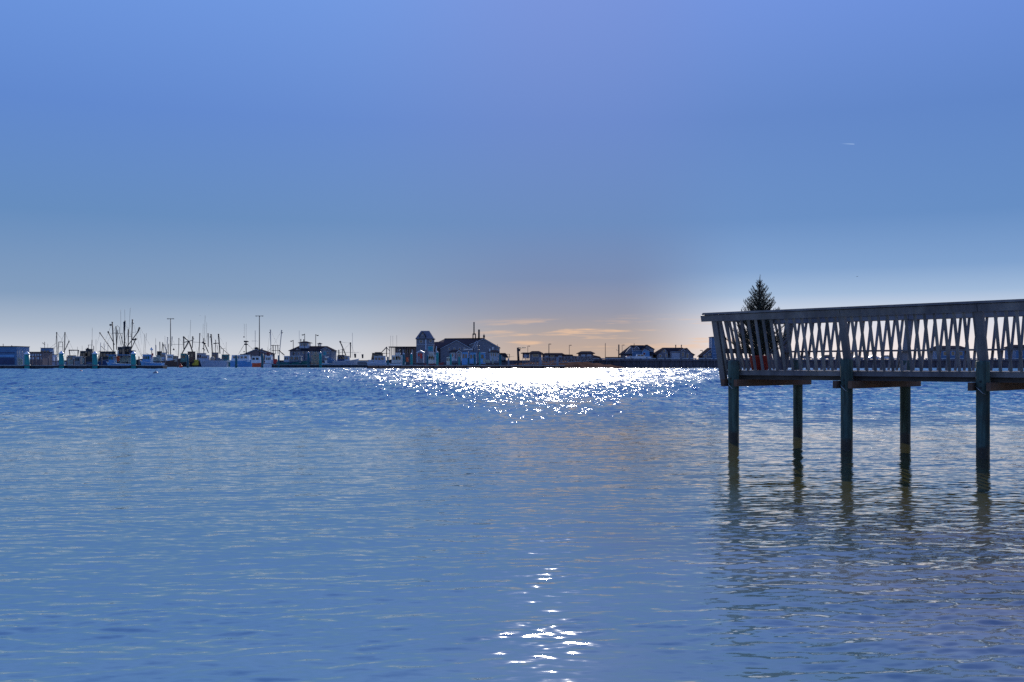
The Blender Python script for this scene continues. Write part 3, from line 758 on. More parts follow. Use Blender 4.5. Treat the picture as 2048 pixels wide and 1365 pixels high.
boat('trawler', 'trawler with two thick leaning masts joined by a short crossbar', 'boat', 418, 466, 1, 566, 'green', 2.3, rail='dark',
     cabins=((424, 436, 706, 720, 'shingle', 2, 'dark'), (444, 458, 710, 720, 'green', 3, 'dark')),
     rig=(('mast', (422.1, 670), (424.8, 708), .40, 'dark', 0, .46), ('mast', (437.1, 669.5), (439.9, 708), .40, 'dark', 0, .46), ('crosstree', (427, 687.6), (437.5, 686.8), .3),
          ('mast', (430.8, 680), (431.5, 708), .2), ('block', (420, 674.4), (423, 674.4), .4), ('boom', (439.8, 693), (460, 711.5), .18), ('boom', (441, 698), (451, 698), .12), ('gallows_leg', (434, 690), (437, 708), .14), ('gallows_leg', (447, 701), (446, 710), .2), ('aerial', (452.5, 684), (452.5, 710), .06)))
def gear5(root, d):
    ball(root, 'net_drum', d, 'tan', 425, 718.5, 1.35)
    blocks(root, 'deck_gear', d, 'steel', ((434, 716, 440, 723), (441, 718, 446, 724)))
    blocks(root, 'fish_tote', d, 'cream', ((454, 721, 460, 724.5),))
boat('fishing_boat', 'pale grey fishing boat with a round tan net drum amidships', 'boat', 398, 455, -1, 548, 'palehull', 3.2, extra=gear5, rail='palehull',
     cabins=((403, 418, 711, 722, 'palehull', 3, 'steel'),))
def gear6(root, d):
    for px in (477, 484.5, 494): spar(root, 'cabin_post', d - 1.5, (px, 711), (px, 719), .1, None, 'white')
boat('cabin_cruiser', 'white cabin cruiser with wide dark side windows and a blue bow', 'boat', 462, 508, 1, 540, 'blue', 3.1, extra=gear6, sweep=.35,
     cabins=((463, 501, 711, 720, 'white', 4, 'white', .05),))
boat('tower_boat', 'boat with a stayed steel tower mast and two aerials, in front of the gabled house', 'boat', 474, 512, 1, 562, 'navy', 2.4,
     cabins=((480, 500, 709, 716, 'steel', 2, 'dark'),),
     rig=(('mast', (492, 684), (492.5, 712), .34, 'dark'), ('tower_top', (488, 683.5), (497, 683.5), .5), ('tower_top', (488.5, 689), (496, 689), .45), ('radar_dome', (488, 675.5), (488, 673), .4),
          ('stay', (487.6, 691), (477, 709), .11), ('stay', (496.8, 691), (507.5, 701), .11), ('aerial', (488.6, 648), (488.6, 675), .06), ('aerial', (492.3, 648), (492.3, 684), .06), ('radar_arm', (487, 704), (490, 704), .3)))
boat('skiff', 'small orange and white open boat in front of the gabled house', 'boat', 505, 530, 1, 505, 'orange', 2.0, rail='white', cabins=((503, 522, 713.5, 722, 'white', 2, 'cream'),), sweep=.2)
boat('trawler', 'boat with twin pale vertical outriggers and a boxy stern frame', 'boat', 528, 572, -1, 470, 'dark', 2.3,
     cabins=((531, 545, 710, 722, 'white', 2, 'redhull'), (534, 541, 706, 712, 'redhull', 1, 'redhull')),
     rig=(('outrigger', (540.8, 660.5), (542, 710), .2, 'steel', 0, .3), ('outrigger', (563.3, 661.6), (558.5, 712), .2, 'steel', 0, .3), ('block', (538.5, 665.7), (540.5, 665.7), .22), ('block', (563.5, 666), (566, 666), .22),
          ('gallows_bar', (542, 691.3), (559.5, 691.3), .16), ('gallows_bar', (543.5, 701.5), (558, 701.5), .14), ('gallows_leg', (546, 691), (546.5, 712), .24), ('gallows_leg', (551, 691), (551, 708), .16), ('gallows_leg', (555.5, 691), (556, 708), .2), ('davit', (558, 701), (569, 711), .28), ('stay', (542, 697), (536, 703), .1)))
boat('skiff', 'small dark skiff carrying a bright red drum, by the thin teal pile', 'boat', 544, 574, 1, 440, 'navy', 1.5, rail='dark', sweep=.2,
     extra=lambda r, d: (blocks(r, 'red_drum', d, 'red', ((547.5, 718.5, 554, 728),)), blocks(r, 'deck_gear', d, 'palehull', ((533 + 10, 720, 547, 727),))))
def gear7(root, d):
    blocks(root, 'hull_band', d - 2.35, 'navy', ((579, 725, 584, 727),))
    for px in (580, 588, 597): spar(root, 'canopy_post', d - 1.5, (px, 713), (px, 722), .08, None, 'white')
boat('lobster_boat', 'sea green lobster boat with white roofed cabin, below the big hip roofed house', 'boat', 554, 617, 1, 428, 'green', 2.2, extra=gear7, rail='navy', sweep=.4,
     cabins=((569, 580, 713, 725, 'palehull', 2, 'white'), (580, 604, 713, 723, 'steel', 3, 'white')),
     rig=(('aerial', (598.4, 661.6), (598.8, 712), .06, 'steel'), ('aerial', (601, 690), (600.5, 712), .05, 'steel')))
def gear8(root, d):
    blocks(root, 'deck_gear', d, 'bluewall', ((655, 716, 664, 727), (660, 720, 672, 727)))
boat('fishing_boat', 'pale blue fishing boat with one raked boom, right of the big hip roofed house', 'boat', 666, 718, 1, 432, 'palehull', 2.6, extra=gear8, sweep=.45,
     cabins=((674, 700, 713, 722, 'palehull', 4, 'dark'), (676, 690, 711, 716, 'navy', 2, 'dark')),
     rig=(('boom', (680.5, 684), (692.9, 714), .28, 'dark', 0, .42), ('mast', (700.9, 686.6), (701, 716), .24, 'dark', 0, .34), ('mast', (677.6, 700), (677.8, 714), .26), ('mast', (685.2, 698), (685, 714), .2),
          ('crosstree', (681, 700), (690, 700), .08), ('aerial', (704.7, 666), (705.6, 716), .06, 'steel'), ('stay', (683, 684.6), (701, 687), .035), ('gallows_bar', (665, 705.3), (721, 705.3), .07, 'steel'), ('post', (710, 708), (710.5, 716), .5), ('post', (725, 709), (725.3, 717), .45)))
boat('inflatable_boat', 'dark inflatable boat lying upturned at the end of the dark dock', 'boat', 715, 733, 1, 428, 'steel', 2.6, sweep=.1, rail='white')
boat('cabin_boat', 'pale blue cabin boat moored left of the arcade building', 'boat', 733, 780, -1, 330, 'palehull', 1.7, rail='white', sweep=.3,
     cabins=((748, 772, 713, 724, 'palehull', 3, 'cream'), (737, 748, 721, 727, 'palehull', 0, 'white')))
boat('workboat', 'black workboat with a crane jib, behind the pale blue cabin boat', 'boat', 738, 790, 1, 400, 'dark', 2.4, rail='dark',
     cabins=((742, 768, 707, 718, 'rust', 3, 'dark', .12), (750, 762, 705.5, 712, 'dark', 1, 'dark')),
     rig=(('mast', (773.3, 694), (773, 714), .22), ('jib', (773, 695), (762, 706.5), .2), ('jib', (773.4, 695.5), (779, 702), .14), ('gallows_bar', (762, 707.3), (779, 707.3), .12)))
boat('cabin_boat', 'cream coloured sport boat with aerials below the arcade building', 'boat', 780, 812, 1, 330, 'white', 1.6, rail='steel', sweep=.35,
     cabins=((783, 806, 712, 722, 'cream', 3, 'white'), (791, 801, 707, 714, 'cream', 2, 'white')),
     rig=(('aerial', (781.2, 672), (781.4, 712), .035), ('aerial', (785.6, 672), (785.8, 712), .035), ('aerial', (793.4, 671), (793.8, 708), .04), ('mast', (797.8, 698), (797.8, 709), .1, 'steel'), ('radar_arm', (795, 701), (801, 701), .08, 'steel')))
boat('skiff', 'low grey skiff with a bright orange post, below the red doored kiosk', 'boat', 806, 836, 1, 324, 'dark', 1.0, rail='steel', sweep=.2,
     extra=lambda r, d: blocks(r, 'fuel_drum', d, 'orange', ((812.8, 715, 816.5, 724),)))
def gear9(root, d):
    blocks(root, 'bridge_rail', d, 'trim', ((857, 706, 870, 707), (858, 709.5, 868, 710.2)))
boat('motor_yacht', 'boat with dark red hull and pale green three windowed superstructure', 'boat', 848, 888, 1, 334, 'redhull', 1.45, rail='redhull', extra=gear9, sweep=.4,
     cabins=((855.5, 872, 711, 724, 'palehull', 3, 'white', .06), (857, 869, 705, 712, 'cream', 2, 'trim', .14)),
     rig=(('mast', (873, 693), (873, 712), .09, 'white'), ('aerial', (871.5, 697), (871.5, 712), .04, 'white')))
def gear10(root, d):
    spar(root, 'ladder', d, (953, 682), (944, 700), .1, None, 'palehull'); spar(root, 'ladder', d + .6, (956.5, 683), (948, 701), .1, None, 'palehull')
    blocks(root, 'awning', d, 'white', ((928, 698.5, 945, 699.6),))
boat('workboat', 'bright blue workboat with a white awning and a slanted ladder mast', 'boat', 921, 978, -1, 345, 'dark', 1.4, rail='rust', extra=gear10, sweep=.2,
     cabins=((924, 937, 704.5, 718, 'blue', 2, 'navy'), (939, 953, 706, 718, 'blue', 2, 'bluewall'), (961, 971, 706, 718, 'blue', 1, 'white')),
     rig=(('mast', (957, 690), (957, 708), .12, 'rust'), ('crosstree', (954.5, 692), (959, 692), .06, 'white'), ('crosstree', (954.5, 700), (959, 700), .06, 'white')))

# ---- more craft and gear tucked between them
boat('skiff', 'small white skiff tied between the blue shed and the first teal pile', 'boat', 31, 58, 1, 325, 'palehull', .9, rail='white', sweep=.3,
     cabins=((39, 46, 716, 726, 'white', 1, 'white'),), extra=lambda r, d: (blocks(r, 'deck_gear', d, 'rust', ((47, 722, 52, 728),)), blocks(r, 'stern_post', d, 'rust', ((33, 719, 37, 729),))))
boat('fishing_boat', 'low dark fishing boat with a pale cabin between the second and third teal piles', 'boat', 132, 186, 1, 333, 'dark', 1.2, rail='toprail', sweep=.3,
     cabins=((150, 163, 714, 727, 'steel', 3, 'palehull'),), extra=lambda r, d: blocks(r, 'deck_gear', d, 'trap', ((135, 717, 140, 729), (141, 720, 147, 729), (165, 716, 170, 727))),
     rig=(('aerial', (155, 694), (155.3, 714), .05), ('mast', (160.5, 703), (160.5, 715), .09)))
boat('fishing_boat', 'dark fishing boat nosing out behind the third teal pile', 'boat', 176, 216, 1, 345, 'navy', 2.1, rail='steel', sweep=.5,
     cabins=((183, 196, 709, 718, 'dark', 2, 'steel'),), rig=(('mast', (187.5, 692), (187.5, 710), .12), ('aerial', (192, 679), (192, 710), .05)))
boat('fishing_boat', 'steel grey fishing boat with a net reel behind the rusty boat', 'boat', 318, 352, -1, 575, 'steel', 3.4, rail='dark', sweep=.4,
     cabins=((321, 332, 706, 716, 'palehull', 3, 'dark'),), rig=(('mast', (326.5, 688), (326.5, 707), .2), ('boom', (327, 690), (337, 708), .14), ('aerial', (330, 672), (330, 707), .06)))
boat('cabin_boat', 'small white cabin boat tucked between the orange open boat and the red drum skiff', 'boat', 526, 552, 1, 450, 'white', 1.7, rail='steel', sweep=.35,
     cabins=((531, 544, 713, 724, 'white', 3, 'white'),), rig=(('aerial', (536, 694), (536, 714), .05),))
boat('skiff', 'pale blue open skiff with a blue tarpaulin heap right of the bright teal pile', 'boat', 643, 674, -1, 436, 'blue', 1.6, rail='white', sweep=.2,
     cabins=((650, 657, 714, 724, 'white', 2, 'white'),), extra=lambda r, d: blocks(r, 'deck_gear', d, 'bluewall', ((658, 718, 668, 726),)))
boat('cabin_boat', 'small white boat with twin aerials below the gabled front of the hall', 'boat', 888, 922, 1, 326, 'steel', 1.1, rail='rust', sweep=.3,
     cabins=((893, 902, 714, 725, 'cream', 2, 'dark'),), rig=(('aerial', (896, 694), (896, 714), .04), ('aerial', (900, 690), (900, 714), .04)))
boat('skiff', 'dark open boat with rusty gear in front of the pale shed by the hall corner', 'boat', 962, 998, 1, 324, 'dark', 1.2, rail='rust', sweep=.2,
     extra=lambda r, d: blocks(r, 'deck_gear', d, 'trap', ((966, 717, 971, 726), (972, 720, 980, 726), (984, 716, 987, 728))))
for k, (px, yt, lb) in enumerate(((64, 713, 'timber pile standing left of the long low shed doorway'), (71, 715, 'timber pile in front of the middle of the long low shed'), (80.5, 712, 'timber pile in front of the right end of the long low shed'),
                                  (97, 716, 'timber pile below the tall blue wheelhouse'), (112, 714, 'timber pile just left of the second teal pile'), (134, 714, 'timber pile just right of the second teal pile'),
                                  (147.5, 718, 'timber pile below the square gallows frame'), (169.5, 715, 'timber pile below the curved canopy workboat'), (203, 716, 'timber pile at the bow of the blue lobster boat'), (278, 714, 'timber pile between the two blue lobster boats'),
                                  (330, 712, 'timber pile just past the right end of the left dock'), (355, 713, 'timber pile left of the orange float'))):
    d = 308 if px < 300 else 430; c = Vector((X(px, d), d, 0)); r = thing('dock_pile', lb, 'pile', c, 'plain timber dock piles')
    b = MB(); b.tube([c - Vector((0, 0, 1.5)), (c.x, c.y, Z(yt, d))], .2, .17, 10); b.build('pile_shaft', M['wharf'], r)
    b = MB(); b.lathe((c.x, c.y, Z(yt, d)), [(.2, -.05), (.2, .06), (.05, .14)], 10); b.build('pile_cap', M['steel'], r)

# ---- lobster traps, orange dock float
d = 425; r = thing('lobster_trap_stack', 'tall stack of wire lobster traps between two teal piles', 'trap stack', (X(630, d), d + 1.5, 0))
for i in range(5):
    for j in range(5):
        if i in (0, 4) and j == 4: continue
        x0 = X(621.5 + i * 3.7, d); z0 = 1.12 + j * 1.12
        b = MB(); w, h, dp = .72, 1.05, .6
        for zz in (0, h):
            for yy in (0, dp): b.beam((x0, d + 1 + yy, z0 + zz), (x0 + w, d + 1 + yy, z0 + zz), .07, .07, (0, 1, 0))
        for xx in (0, .24, .48, w):
            for yy in (0, dp): b.beam((x0 + xx, d + 1 + yy, z0), (x0 + xx, d + 1 + yy, z0 + h), .06, .06, (0, 1, 0))
        b.box(x0 + .1, x0 + .6, d + 1.2, d + 1.5, z0 + .02, z0 + .4); b.build('lobster_trap', M['trap' if (i + j) % 3 else 'tan'], r)
d = 430; r = thing('channel_marker', 'orange float at the water line under the A frame trawler', 'float', (X(361.5, d), d, 0))
b = MB(); b.lathe((X(361.5, d), d, 0), [(.6, -.3), (.75, .3), (.7, .9), (.4, 1.15)], 14); b.build('float_body', M['orange'], r)
b = MB(); b.tube([(X(361.5, d), d, 1.1), (X(361, d), d, 1.9)], .16, None, 8); b.build('float_post', M['red'], r)

# ---- buildings
def thing_at(name, label, px, d, group=None): return thing(name, label, 'building', (X(px, d), d, 0), group)
def walls(root, px0, px1, yt, yb, d, depth, m, name='wall'):
    b = MB(); b.box(X(px0, d), X(px1, d), d, d + depth, Z(yb, d), Z(yt, d)); return b.build(name, M[m], root)
def hip_roof(root, px0, px1, r0, r1, ye, yr, d, depth, m='roof', over=.5, name='roof'):
    x0, x1 = X(px0, d) - over, X(px1, d) + over; a0, a1 = X(r0, d), X(r1, d); ze, zr = Z(ye, d), Z(yr, d); y0, y1, ym = d - over, d + depth + over, d + depth / 2
    e = .22
    vs = [(x0, y0, ze), (x1, y0, ze), (x1, y1, ze), (x0, y1, ze), (x0, y0, ze + e), (x1, y0, ze + e), (x1, y1, ze + e), (x0, y1, ze + e), (a0, ym, zr), (a1, ym, zr)]
    fs = [(3, 2, 1, 0), (0, 1, 5, 4), (1, 2, 6, 5), (2, 3, 7, 6), (3, 0, 4, 7), (4, 5, 9, 8), (5, 6, 9), (6, 7, 8, 9), (7, 4, 8)]
    b = MB(); b.add(vs, fs); return b.build(name, M[m], root)
def gable_front(root, px0, px1, pr, ye0, ye1, yr, yb, d, depth, m, rm='roof', over=.4, trim=True):
    """gable end towards the camera: wall with the triangle, two roof slabs"""
    x0, x1, xr = X(px0, d), X(px1, d), X(pr, d); z0, z1, zr, zb = Z(ye0, d), Z(ye1, d), Z(yr, d), Z(yb, d)
    b = MB(); b.prism([(x0, zb), (x1, zb), (x1, z1), (xr, zr), (x0, z0)], d, d + depth); w = b.build('wall', M[m], root)
    t = .26
    rb = MB()
    for xa, za in ((x0, z0), (x1, z1)):
        k = (za - zr) / (xa - xr) if xa != xr else 0; sg = -1 if xa < xr else 1; xe = xa + sg * over; zz = zr + k * (xe - xr)
        rb.prism([(xr, zr + .02), (xe, zz + .02), (xe, zz + t), (xr, zr + t)] if sg > 0 else [(xe, zz + .02), (xr, zr + .02), (xr, zr + t), (xe, zz + t)], d - over, d + depth + over)
    rb.build('roof', M[rm], root)
    if trim:
        tb = MB()
        for xa, za in ((x0, z0), (x1, z1)): tb.beam((xa, d - over - .05, za - .1), (xr, d - over - .05, zr - .1), .08, .18, (0, 1, 0))
        tb.build('gable_trim', M['trim'], root)
    return w
def gable_side(root, px0, px1, r0, r1, ye, yr, yb, d, depth, m, rm='roof'):
    w = walls(root, px0, px1, ye, yb, d, depth, m)
    hip_roof(root, px0, px1, r0, r1, ye, yr, d, depth, rm)
    return w
def win(w, px0, px1, y0, y1, d, frame=True, m=None): window(w, X(px0, d), X(px1, d), Z(y1, d), Z(y0, d), d, frame, m)

d = 306.5
r = thing_at('boat_house', 'flat roofed blue banded shed floating at the far left edge', 10, d)
w = walls(r, -14, 33.5, 694, 731, d, 8, 'bluewall')
b = MB(); b.box(X(-15, d), X(34.2, d), d - .25, d + 8.2, Z(694, d), Z(692.6, d)); b.build('roof', M['roof'], r)
for y0, y1, m in ((705, 706.5, 'navy'), (710.5, 714, 'blue'), (716, 729, 'navy')):
    b = MB(); b.box(X(-13.5, d), X(29, d), d - .12, d, Z(y1, d), Z(y0, d)); b.build('wall_band', M[m], w)
for px in (2, 8, 14, 20): win(w, px, px + 4, 717.5, 727, d, False)
spar(r, 'stove_pipe', d + 3, (6.3, 688), (6.4, 694), .1); spar(r, 'stove_pipe', d + 4, (23.5, 691), (23.5, 694), .14)
b = MB()
for px in (34.5, 39, 44.5): b.tube([P(px, 701, d), P(px, 731, d)], .05, None, 6)
for py in (701.5, 708, 716): b.tube([P(34, py, d), P(45, py, d)], .05, None, 6)
b.build('stair_frame', M['steel'], r)
blocks(r, 'deck_gear', d - 1, 'trap', ((36, 716, 40, 722), (41, 718, 45, 730), (37, 723, 41, 731)))

d = 330
r = thing_at('storage_shed', 'long low dark shed behind the first two teal piles at the left', 72, d)
w = walls(r, 58, 85, 705, 731, d, 7, 'shinglewarm'); b = MB(); b.box(X(57, d), X(86, d), d - .3, d + 7.3, Z(705, d), Z(704, d)); b.build('roof', M['roof'], r)
for k in range(5): win(w, 60 + k * 5, 62.5 + k * 5, 708.5, 712, d, False, M['trim'])
for k in range(5): win(w, 60 + k * 5, 63 + k * 5, 715, 719, d, False, M['trim'])

d = 590
r = thing_at('gabled_house', 'gabled house with a rooftop cupola and flagpole, below the tall light mast', 512, d)
w = gable_front(r, 482, 540, 512, 711, 708, 699, 726, d, 12, 'shinglewarm')
for k in range(6): win(w, 489 + k * 7.5, 492.5 + k * 7.5, 712, 717, d)
cu = walls(r, 509.5, 514.5, 697.5, 702, d + 3, 2, 'shingle', 'cupola'); hip_roof(r, 509, 515, 511.8, 512.2, 697.5, 694.5, d + 3, 2, name='cupola_roof')
spar(r, 'flagpole', d + 3, (510.4, 661.6), (510.4, 698), .14, None, 'steel'); spar(r, 'flagpole_yard', d + 3, (503.7, 682.5), (516.3, 682.5), .09, None, 'steel')
spar(r, 'chimney', d + 1, (524, 697), (524, 706), .45, None, 'shingle')

d = 560
r = thing_at('hip_roofed_house', 'large grey hip roofed house with windowed lookout cupola', 622, d)
w = walls(r, 579.5, 664, 702.5, 724, d, 14, 'shingle'); hip_roof(r, 578.5, 664.5, 592, 650, 702.5, 692.2, d, 14, 'roof')
for px, yy in ((587, 706), (593, 698.5), (596, 706), (605, 704), (613, 704), (622, 704), (631, 704), (584, 713), (592, 713)): win(w, px, px + 3, yy, yy + 4, d)
lo = walls(r, 599, 616.5, 686.8, 697, d + 2, 7, 'palehull', 'lookout'); hip_roof(r, 597.5, 618, 604, 611, 686.6, 682.8, d + 2, 7, name='lookout_roof')
for px in (601, 605.5, 610.5): win(lo, px, px + 3.4, 688, 692, d + 2)
spar(r, 'chimney', d + 5, (601.6, 678.5), (601.6, 685), .3); spar(r, 'chimney', d + 5, (607.3, 679), (607.3, 684), .3)
cu = MB()
for px in (636.8, 641.5): cu.tube([P(px, 688.5, d + 6), P(px, 693, d + 6)], .28, None, 6)
cu.tube([P(639.2, 688.5, d + 6), P(639.2, 693, d + 6)], .2, None, 6); cu.build('cupola', M['trim'], r)
hip_roof(r, 636.3, 642, 638.9, 639.3, 688.5, 685.8, d + 5.6, 1.2, name='cupola_roof')
w2 = gable_front(r, 641, 663, 651.5, 700, 702, 695, 722, d - 2, 6, 'shingle')
win(w2, 648, 650.5, 698.5, 701, d - 2); win(w2, 646.5, 652, 703.5, 711, d - 2, True, M['tealpanel']); win(w2, 654, 658, 704, 708, d - 2)

d = 470
r = thing_at('arcade_building', 'low flat roofed open arcade left of the shingled tower', 805, d)
w = walls(r, 790, 834, 695.2, 726, d + 2, 8, 'shinglewarm')
b = MB(); b.box(X(778, d), X(833, d), d - 1.5, d + 10, Z(695.2, d), Z(693.6, d)); b.build('roof', M['roof'], r)
for px in (779.5, 783.5, 788, 793.5, 799, 804.5, 810, 815): spar(r, 'post', d - 1, (px, 695), (px, 724), .18, None, 'shinglewarm')
for k in range(6): win(w, 793 + k * 6, 796 + k * 6, 699, 707, d + 2, False, M['trim' if k % 3 == 2 else 'glass'])

d = 455
r = thing_at('shingled_tower', 'tall square shingled tower with steep hipped roof', 849, d)
w = walls(r, 832.5, 866.2, 678.4, 726, d, 7.7, 'shingle'); hip_roof(r, 832, 866.8, 840.6, 857.2, 678.4, 661.5, d, 7.7, 'shingle', .25)
b = MB(); b.box(X(831, d), X(868, d), d - .4, d + 8.1, Z(679, d), Z(678.1, d)); b.build('eave', M['roof'], r)
dm = gable_front(r, 840, 850, 845, 671.5, 671.5, 664.5, 677.8, d - .6, 3, 'shingle', trim=False)
win(dm, 843.8, 846, 666, 670.5, d - .6)
win(w, 839.6, 845, 681, 686, d); win(w, 859.3, 863.4, 680, 685, d); win(w, 856, 867.5 - 1.6, 693, 702.5, d, True, M['tealpanel'])
b = MB(); b.box(X(850.5, d), X(853, d), d - .25, d, Z(700, d), Z(678, d)); b.build('corner_board', M['trim'], w)
b = MB(); b.box(X(833, d), X(868, d), d - .2, d, Z(690.3, d), Z(689.6, d)); b.build('belt_course', M['trim'], w)

d = 462
r = thing_at('shingled_hall', 'big shingled hall with brown roof, gabled end, flue and stubby cupola', 935, d)
walls(r, 866, 972, 696.5, 726, d + 1, 20, 'shinglewarm')
x0, x1 = X(866, d), X(966, d); z0, z1 = Z(697, d), Z(678.2, d); b = MB()
b.add([(X(866, d), d, z0), (X(980, d), d, z0), (X(968, d + 11), d + 11, Z(677.6, d + 11)), (X(889, d + 11), d + 11, Z(678.4, d + 11)), (X(877, d + 7), d + 7, Z(684, d + 7)), (X(868, d + 7), d + 7, Z(684.4, d + 7)),
       (X(866, d), d + 22, z0), (X(980, d), d + 22, z0)], [(0, 1, 2, 3, 4, 5), (6, 5, 4, 3, 2, 7), (0, 5, 6), (1, 7, 2), (0, 6, 7, 1)])
b.build('roof', M['roofbrown'], r)
b = MB(); b.tube([P(889, 678.2, d + 10.8), P(968, 677.4, d + 10.8)], .28, None, 6); b.build('ridge_cap', M['roof'], r)
w = gable_front(r, 881, 946, 913.3, 697.5, 699, 680.8, 726, d - 1.5, 10, 'shingle')
for px in (897, 907, 918, 927): win(w, px, px + 3, 696, 700.5, d - 1.5)
w = gable_front(r, 938, 998.4, 967, 690, 695.4, 677.6, 726, d - .6, 20, 'shingle')
for px in (954.5, 985, 994): win(w, px, px + 2.6, 695 - (px < 960) * 4, 699.5 - (px < 960) * 4, d - .6)
spar(r, 'flue_pipe', d + 8, (948, 644.5), (948, 670), .30, .30); b = MB()
for px in (946, 951): b.tube([P(px, 668, d + 8), P(px, 679, d + 8)], .28, None, 6)
b.tube([P(945.5, 668.6, d + 8), P(951.6, 668.6, d + 8)], .32, None, 6); b.build('flue_stand', M['dark'], r)
spar(r, 'chimney', d + 8, (958, 659.5), (957.8, 679), .44, .44)
b = MB(); b.lathe(P(968, 677.5, d + 8), [(.32, -.2), (.32, .5), (.48, .6), (.44, 1.5), (.1, 1.9), (.06, 2.4)], 10); b.build('roof_vent', M['dark'], r)
spar(r, 'vent_pipe', d + 4, (995, 689), (995, 697), .1)

def kiosk(label, px0, px1, ye, yr, yb, d, m, rm, doors=None, name='kiosk'):
    r = thing(name, label, 'kiosk', (X((px0 + px1) / 2, d), d, 0))
    w = gable_front(r, px0, px1, (px0 + px1) / 2, ye, ye, yr, yb, d, 4, m, rm, .2)
    b = MB(); b.box(X(px0, d) - .05, X(px0, d) + .15, d - .08, d, Z(yb, d), Z(ye, d)); b.box(X(px1, d) - .15, X(px1, d) + .05, d - .08, d, Z(yb, d), Z(ye, d)); b.build('corner_board', M['trim'], w)
    if doors:
        for a0, a1, y0, y1, dm in doors:
            b = MB(); b.box(X(a0, d), X(a1, d), d - .1, d, Z(y1, d), Z(y0, d)); b.build('door', M[dm], w)
    return r, w
kiosk('little gabled kiosk with white trim and bright red doors', 834, 846.8, 705.5, 702.4, 726, 350, 'shingle', 'trim', ((836, 839, 707.5, 713, 'red'), (840.5, 844.5, 707.5, 717.5, 'red')))
d = 350
r, w = kiosk('small dark roofed shed with white trimmed gable before the shingled hall', 913, 923.5, 705.3, 700.5, 722, d, 'shingle', 'roof', ((911, 913, 707, 718, 'redhull'),))
w2 = walls(r, 901.5, 913, 705.3, 722, d + .5, 3.5, 'palehull'); hip_roof(r, 900.5, 916, 904, 914, 705.3, 699.8, d + .5, 3.5)
win(w2, 904, 906.5, 708, 714, d + .5); win(w, 916.5, 920, 708, 714, d)
d = 352
r = thing_at('harbour_shed', 'small pale shed with dark flat topped roof at the right corner of the hall', 988, d)
w = walls(r, 979.5, 996, 705.5, 722, d, 5, 'palehull'); hip_roof(r, 979, 996.5, 982, 994, 705.5, 700.6, d, 5)
for px in (981.5, 985.5, 990): win(w, px, px + 2.4, 707.5, 713, d)
spar(r, 'roof_light', d, (979.6, 698), (979.8, 706), .16, None, 'white'); spar(r, 'roof_light', d, (985.5, 695), (985.5, 700), .22, None, 'white')
d = 352
r = thing('equipment_trailer', 'dark flat topped trailer with machinery between the hall and the crane', 'trailer', (X(1010, d), d, 0))
blocks(r, 'trailer_body', d, 'steel', ((999, 708, 1012, 722),)); b = MB(); b.prism([(X(998, d), Z(708, d)), (X(998, d), Z(706.5, d)), (X(1011, d), Z(706.5, d)), (X(1018, d), Z(716, d)), (X(1012, d), Z(716, d))], d - 1.2, d + 1.2); b.build('trailer_roof', M['roof'], r)
spar(r, 'frame_bar', d, (1012, 709), (1019.5, 709), .1); spar(r, 'frame_bar', d, (1019, 709), (1019, 717), .1); spar(r, 'frame_bar', d, (1013, 714), (1028, 713.4), .06)
for px in (1003, 1009):
    b = MB(); c = P(px, 722.6, d - 1); b.tube([c, c + Vector((0, .4, 0))], .5, None, 12); b.build('wheel', M['tyre'], r)

d = 352
r = thing('jib_crane', 'dark dockside jib crane with a level arm pointing right', 'crane', (X(1036.5, d), d, 0))
spar(r, 'crane_post', d, (1035.6, 696), (1037, 722), .36, .42); spar(r, 'crane_arm', d, (1034.5, 696.2), (1052, 695.8), .16, .12); spar(r, 'crane_brace', d, (1036.2, 704), (1041, 698), .2)
blocks(r, 'crane_winch', d, 'dark', ((1036, 698, 1040.5, 703),))

def wharf_shed(label, px0, px1, r0, r1, ye, yr, yb, d, m='shingle', wins=()):
    r = thing('wharf_shed', label, 'shed', (X((px0 + px1) / 2, d), d, 0), 'low sheds along the wharf')
    w = walls(r, px0 + 1, px1 - 1, ye, yb, d, 6, m); hip_roof(r, px0, px1, r0, r1, ye, yr, d, 6)
    for q in wins: win(w, *q[:4], d, True, M[q[4]] if len(q) > 4 else None)
    return r, w
wharf_shed('grey shed with a curved dark roof and wide pale window right of the crane', 1059, 1084, 1064, 1078.5, 708, 702.3, 722, 372, 'shingle', ((1065, 1077, 707.5 + 1.5, 714),))
r, w = wharf_shed('open sided dark shelter joined to the left of the curved roof shed', 1044.5, 1060, 1046, 1060, 707.5, 705.2, 716, 375, 'shinglewarm', ((1049, 1058, 710, 715, 'trim'),))
wharf_shed('long low dark roofed shelter above the middle of the gangway', 1084.5, 1127, 1091, 1125, 710.5, 706.2, 722, 380, 'shinglewarm', ((1090, 1098, 711.5, 714, 'trim'), (1101, 1108, 711.5, 716), (1117, 1123, 711.5, 714, 'trim')))
wharf_shed('dark shelter with humped roof above the right end of the gangway', 1157.5, 1187.5, 1163.5, 1183, 708, 702.6, 724, 372, 'shinglewarm', ((1163, 1170, 709.5, 712.5, 'trim'), (1174, 1182, 709.5, 712.5, 'trim')))
d = 385
r = thing('storage_shed', 'low sloping dark lean-to between the two gangway shelters', 'shed', (X(1140, d), d, 0))
b = MB(); b.prism([(X(1124, d), Z(724, d)), (X(1160, d), Z(724, d)), (X(1160, d), Z(714, d)), (X(1145, d), Z(713, d)), (X(1143, d), Z(710.2, d)), (X(1124, d), Z(710, d))], d, d + 5); w = b.build('wall', M['shinglewarm'], r)
